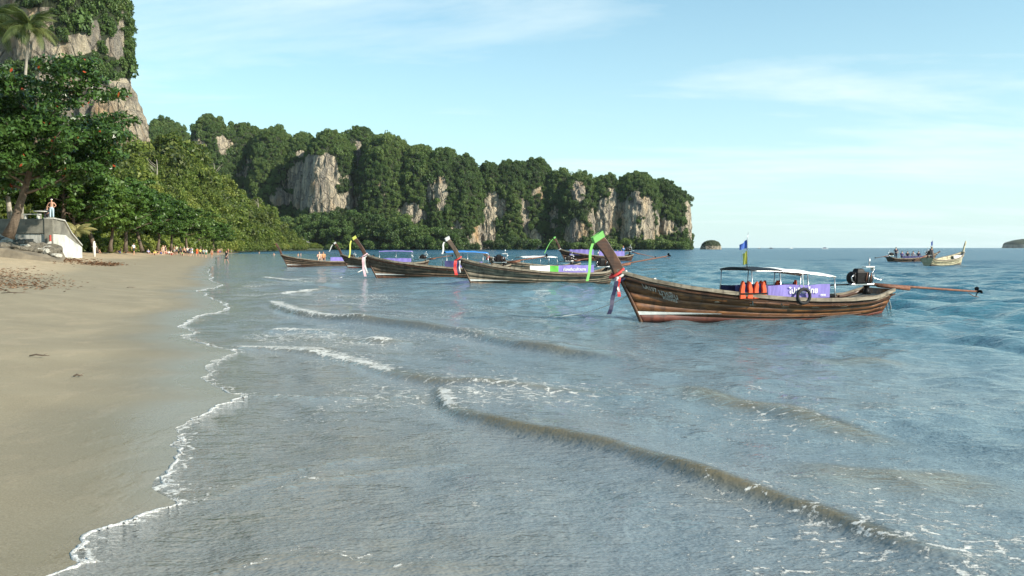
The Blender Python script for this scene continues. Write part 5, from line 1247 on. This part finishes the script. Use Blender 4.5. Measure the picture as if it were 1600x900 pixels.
BP = [  # px, py feet, pose, heading, label, keywords
    (209, 399, 'walk', 1.2, 'walker in white shirt and black shorts on the open sand', dict(top=(.74, .76, .78), shorts=(.02, .02, .03))),
    (150, 396, 'sit', 1.4, 'bather in black crouching by the end of the sea wall', dict(top=(.02, .02, .02), skin=1)),
    (178, 390, 'chair', .4, 'bather in red sitting upright below the trees', dict(top=(.55, .12, .13), shorts=(.4, .05, .07))),
    (176, 395, 'lie', 1.5, 'sunbather in red lying near the wrack line', dict(shorts=(.5, .05, .04))),
    (188, 396, 'sit', -.8, 'bare bather sitting beside the lying sunbather in red', dict(shorts=(.1, .1, .3))),
    (196, 396, 'lie', 1.4, 'dark sunbather lying left of the walker in white', dict(skin=3, shorts=(.05, .04, .04))),
    (203, 391, 'stand', .2, 'bather in pale shirt standing just behind the walker in white', dict(top=(.6, .66, .68), shorts=(.3, .3, .3))),
    (219, 391, 'sit', .9, 'bather in dark red sitting back near the trees', dict(top=(.3, .05, .05))),
    (232, 397, 'sit', .6, 'sitting bather in blue and white with pale yellow hat', dict(top=(.30, .34, .62), hat=(.75, .70, .35))),
    (240, 398, 'lie', 1.6, 'sunbather lying left in the thick cluster of bathers', dict(shorts=(.05, .05, .05))),
    (245, 396, 'sit', -.3, 'bather in rust top sitting left in the cluster', dict(top=(.42, .16, .10))),
    (249, 394, 'stand', .1, 'bather in brown trunks standing left in the cluster', dict(shorts=(.25, .12, .07), skin=1)),
    (255, 399, 'stand', .3, 'tall pale bather standing in the middle of the cluster', dict(skin=2, hair=2, shorts=(.55, .42, .30))),
    (260, 397, 'sit', .0, 'pink bather sitting right of the tall pale bather', dict(skin=2, shorts=(.5, .1, .1))),
    (264, 398, 'sit', .5, 'bather in white top sitting right in the cluster', dict(top=(.75, .72, .7))),
    (266, 394, 'stand', -.2, 'bather in dark red standing at the back of the cluster', dict(top=(.22, .05, .05), skin=1)),
    (271, 398, 'lie', 1.3, 'sunbather with dark towel lying right in the cluster', dict(shorts=(.04, .07, .07))),
    (276, 396, 'stand', .2, 'bather in pale green standing right of the cluster', dict(top=(.50, .56, .42))),
    (282, 398, 'walk', .6, 'slim bather in dark swimwear walking past the cluster', dict(shorts=(.03, .03, .03), top=(.05, .05, .06))),
    (288, 400, 'stand', .1, 'bare chested man in black shorts and pale hat', dict(shorts=(.02, .02, .02), hat=(.75, .72, .66))),
    (293, 396, 'stand', .4, 'bather in cream standing behind the man in black shorts', dict(top=(.70, .64, .54))),
    (297, 400, 'walk', -.5, 'walker in navy top with white bag', dict(top=(.05, .07, .22), shorts=(.05, .06, .16))),
    (300, 401, 'walk', -.5, 'walker in white dress beside the one in navy', dict(top=(.72, .72, .8), shorts=(.72, .72, .78))),
    (308, 401, 'walk', .2, 'walker in bright orange clothes by the water', dict(top=(.82, .20, .05), shorts=(.75, .12, .04))),
    (313, 400, 'walk', .4, 'walker in yellow and black right of the orange one', dict(top=(.65, .58, .12), shorts=(.02, .02, .02))),
    (318, 401, 'walk', .1, 'walker in grey shirt with dark backpack near the water', dict(top=(.35, .42, .42), shorts=(.04, .05, .05))),
    (322, 399, 'stand', .0, 'bather in pale shirt at the water edge', dict(top=(.62, .66, .62), shorts=(.06, .2, .12))),
    (237, 394, 'stand', .5, 'bather in teal shorts standing left behind the cluster', dict(shorts=(.05, .3, .3), skin=2)),
    (242, 399, 'sit', .2, 'bather in yellow sitting at the front left of the cluster', dict(top=(.62, .5, .1))),
    (252, 397, 'sit', -.5, 'bather in blue trunks sitting beside the tall pale bather', dict(shorts=(.05, .1, .4), skin=1)),
    (258, 393, 'stand', .7, 'bather in black top standing behind the tall pale bather', dict(top=(.03, .03, .03), skin=2)),
    (268, 399, 'sit', .9, 'bather in red trunks sitting at the front right of the cluster', dict(shorts=(.55, .05, .04), skin=2)),
    (273, 394, 'stand', .1, 'bather in white shorts standing right behind the cluster', dict(shorts=(.7, .7, .68), skin=1)),
    (285, 394, 'sit', .3, 'bather in green sitting back between the cluster and the walkers', dict(top=(.12, .32, .1))),
    (226, 392, 'sit', -.4, 'bather in pink sitting back left of the cluster', dict(top=(.7, .3, .35))),
    (331, 398, 'stand', .3, 'bare tanned bather at the narrow end of the sand', dict(skin=1, shorts=(.42, .16, .08))),
]
_sx, _sy, _sz = onsand([q[0] for q in BP], [q[1] for q in BP])
for i_, (px, py, k, rz, lab, kw) in enumerate(BP):
    x, y, z = float(_sx[i_]), float(_sy[i_]), float(_sz[i_])
    person(k, (x, y, z - .01), rz, lab, sc=rnd.uniform(.95, 1.05), **kw)
g = G(354, 410.5, 0); person('walk', (g[0], g[1], -.12), -.6, 'wader in dark shirt standing in the shallow water', 1, 0, (.03, .03, .04), (.05, .05, .06), None, 1.0)
for k, (px, D, lab) in enumerate(((341, 232, 'leftmost tiny bather on the far narrow beach'), (344, 250, 'second tiny bather on the far narrow beach'), (347, 262, 'third tiny bather on the far narrow beach'), (357, 300, 'tiny bather on the far beach, right of the wader'), (362, 330, 'farthest tiny bather below the forest'))):
    x = bearX(px, D); person('stand', (x, D, max(0, bz(x, D))), k, lab, k % 3, k % 3, None, ((.5, .1, .08), (.1, .1, .3), (.6, .5, .4))[k % 3])
for k, (px, py, lab) in enumerate(((428, 399, 'swimmer left of the leftmost boat'), (466, 400, 'left one of two swimmers behind the leftmost boat'), (470, 400, 'right one of two swimmers behind the leftmost boat'), (405, 396, 'swimmer far out before the hillside'))):
    g = G(px, py, 0); person('stand', (g[0], g[1], -1.05), k, lab, k % 3, k % 2, None, (.1, .1, .2), None, 1.0, 'swimmers off the beach')
def aboard(boat, x, y, z, kind, rz, label, **kw):
    q = boat.matrix_basis @ Vector((x, y, z)); person(kind, q, rz, label, group='people aboard the boats', **kw)
aboard(b5, 3.6, 0, .35, 'chair', .3, 'left passenger in the leftmost dark brown boat', shorts=(.6, .5, .4), skin=2)
aboard(b5, 4.1, .2, .35, 'chair', .3, 'right passenger in the leftmost dark brown boat', top=(.55, .28, .12), skin=1)
for k in range(4): aboard(b7, 4.0 + .75 * k, -.1, .30, 'chair', .2, ['first', 'second', 'third', 'last'][k] + ' from the left of the passengers in white on the loaded far boat', top=(.72, .72, .74), skin=k % 3)
aboard(b7, 1.9, 0, .45, 'chair', .4, 'dark clad passenger at the bow of the loaded far boat', top=(.03, .03, .05), skin=3)
aboard(b7, 7.0, 0, .40, 'stand', .2, 'boatman in blue standing at the stern of the loaded far boat', top=(.04, .16, .42), trousers=(.03, .08, .22), hat=(.6, .12, .12))
for k in range(4): aboard(b8, 2.6 + 1.0 * k, 0, .30, 'chair', 2.6, ['rightmost', 'third from the left', 'second from the left', 'leftmost'][k] + ' of the seated passengers on the far boat full of people', top=[(.05, .05, .12), (.5, .5, .55), (.04, .04, .06), (.25, .2, .45)][k], skin=k % 3)
aboard(b8, 6.7, 0, .38, 'stand', 2.9, 'boatman in dark clothes standing on the far boat full of people', top=(.03, .04, .07), trousers=(.03, .03, .05))
aboard(b9, 6.9, 0, .38, 'stand', .4, 'boatman in dark clothes at the engine of the cream boat', top=(.03, .03, .04), trousers=(.03, .03, .04), skin=3)

# ================================================================== AIR
hz = MB().box((0, 4600, 150), (21000, 9900, 312)).build('haze', None)
m = bpy.data.materials.new('humid_air'); m.use_nodes = True; t = m.node_tree; t.nodes.clear()
pv = N(t, 'ShaderNodeVolumePrincipled', inp={'Color': (.88, .95, 1.0, 1), 'Density': .00003, 'Anisotropy': .25}); ou = N(t, 'ShaderNodeOutputMaterial'); t.links.new(pv.outputs[0], ou.inputs['Volume'])
hz.data.materials.append(m); tag(hz, 'thin humid haze over the sea', 'haze', kind='stuff')
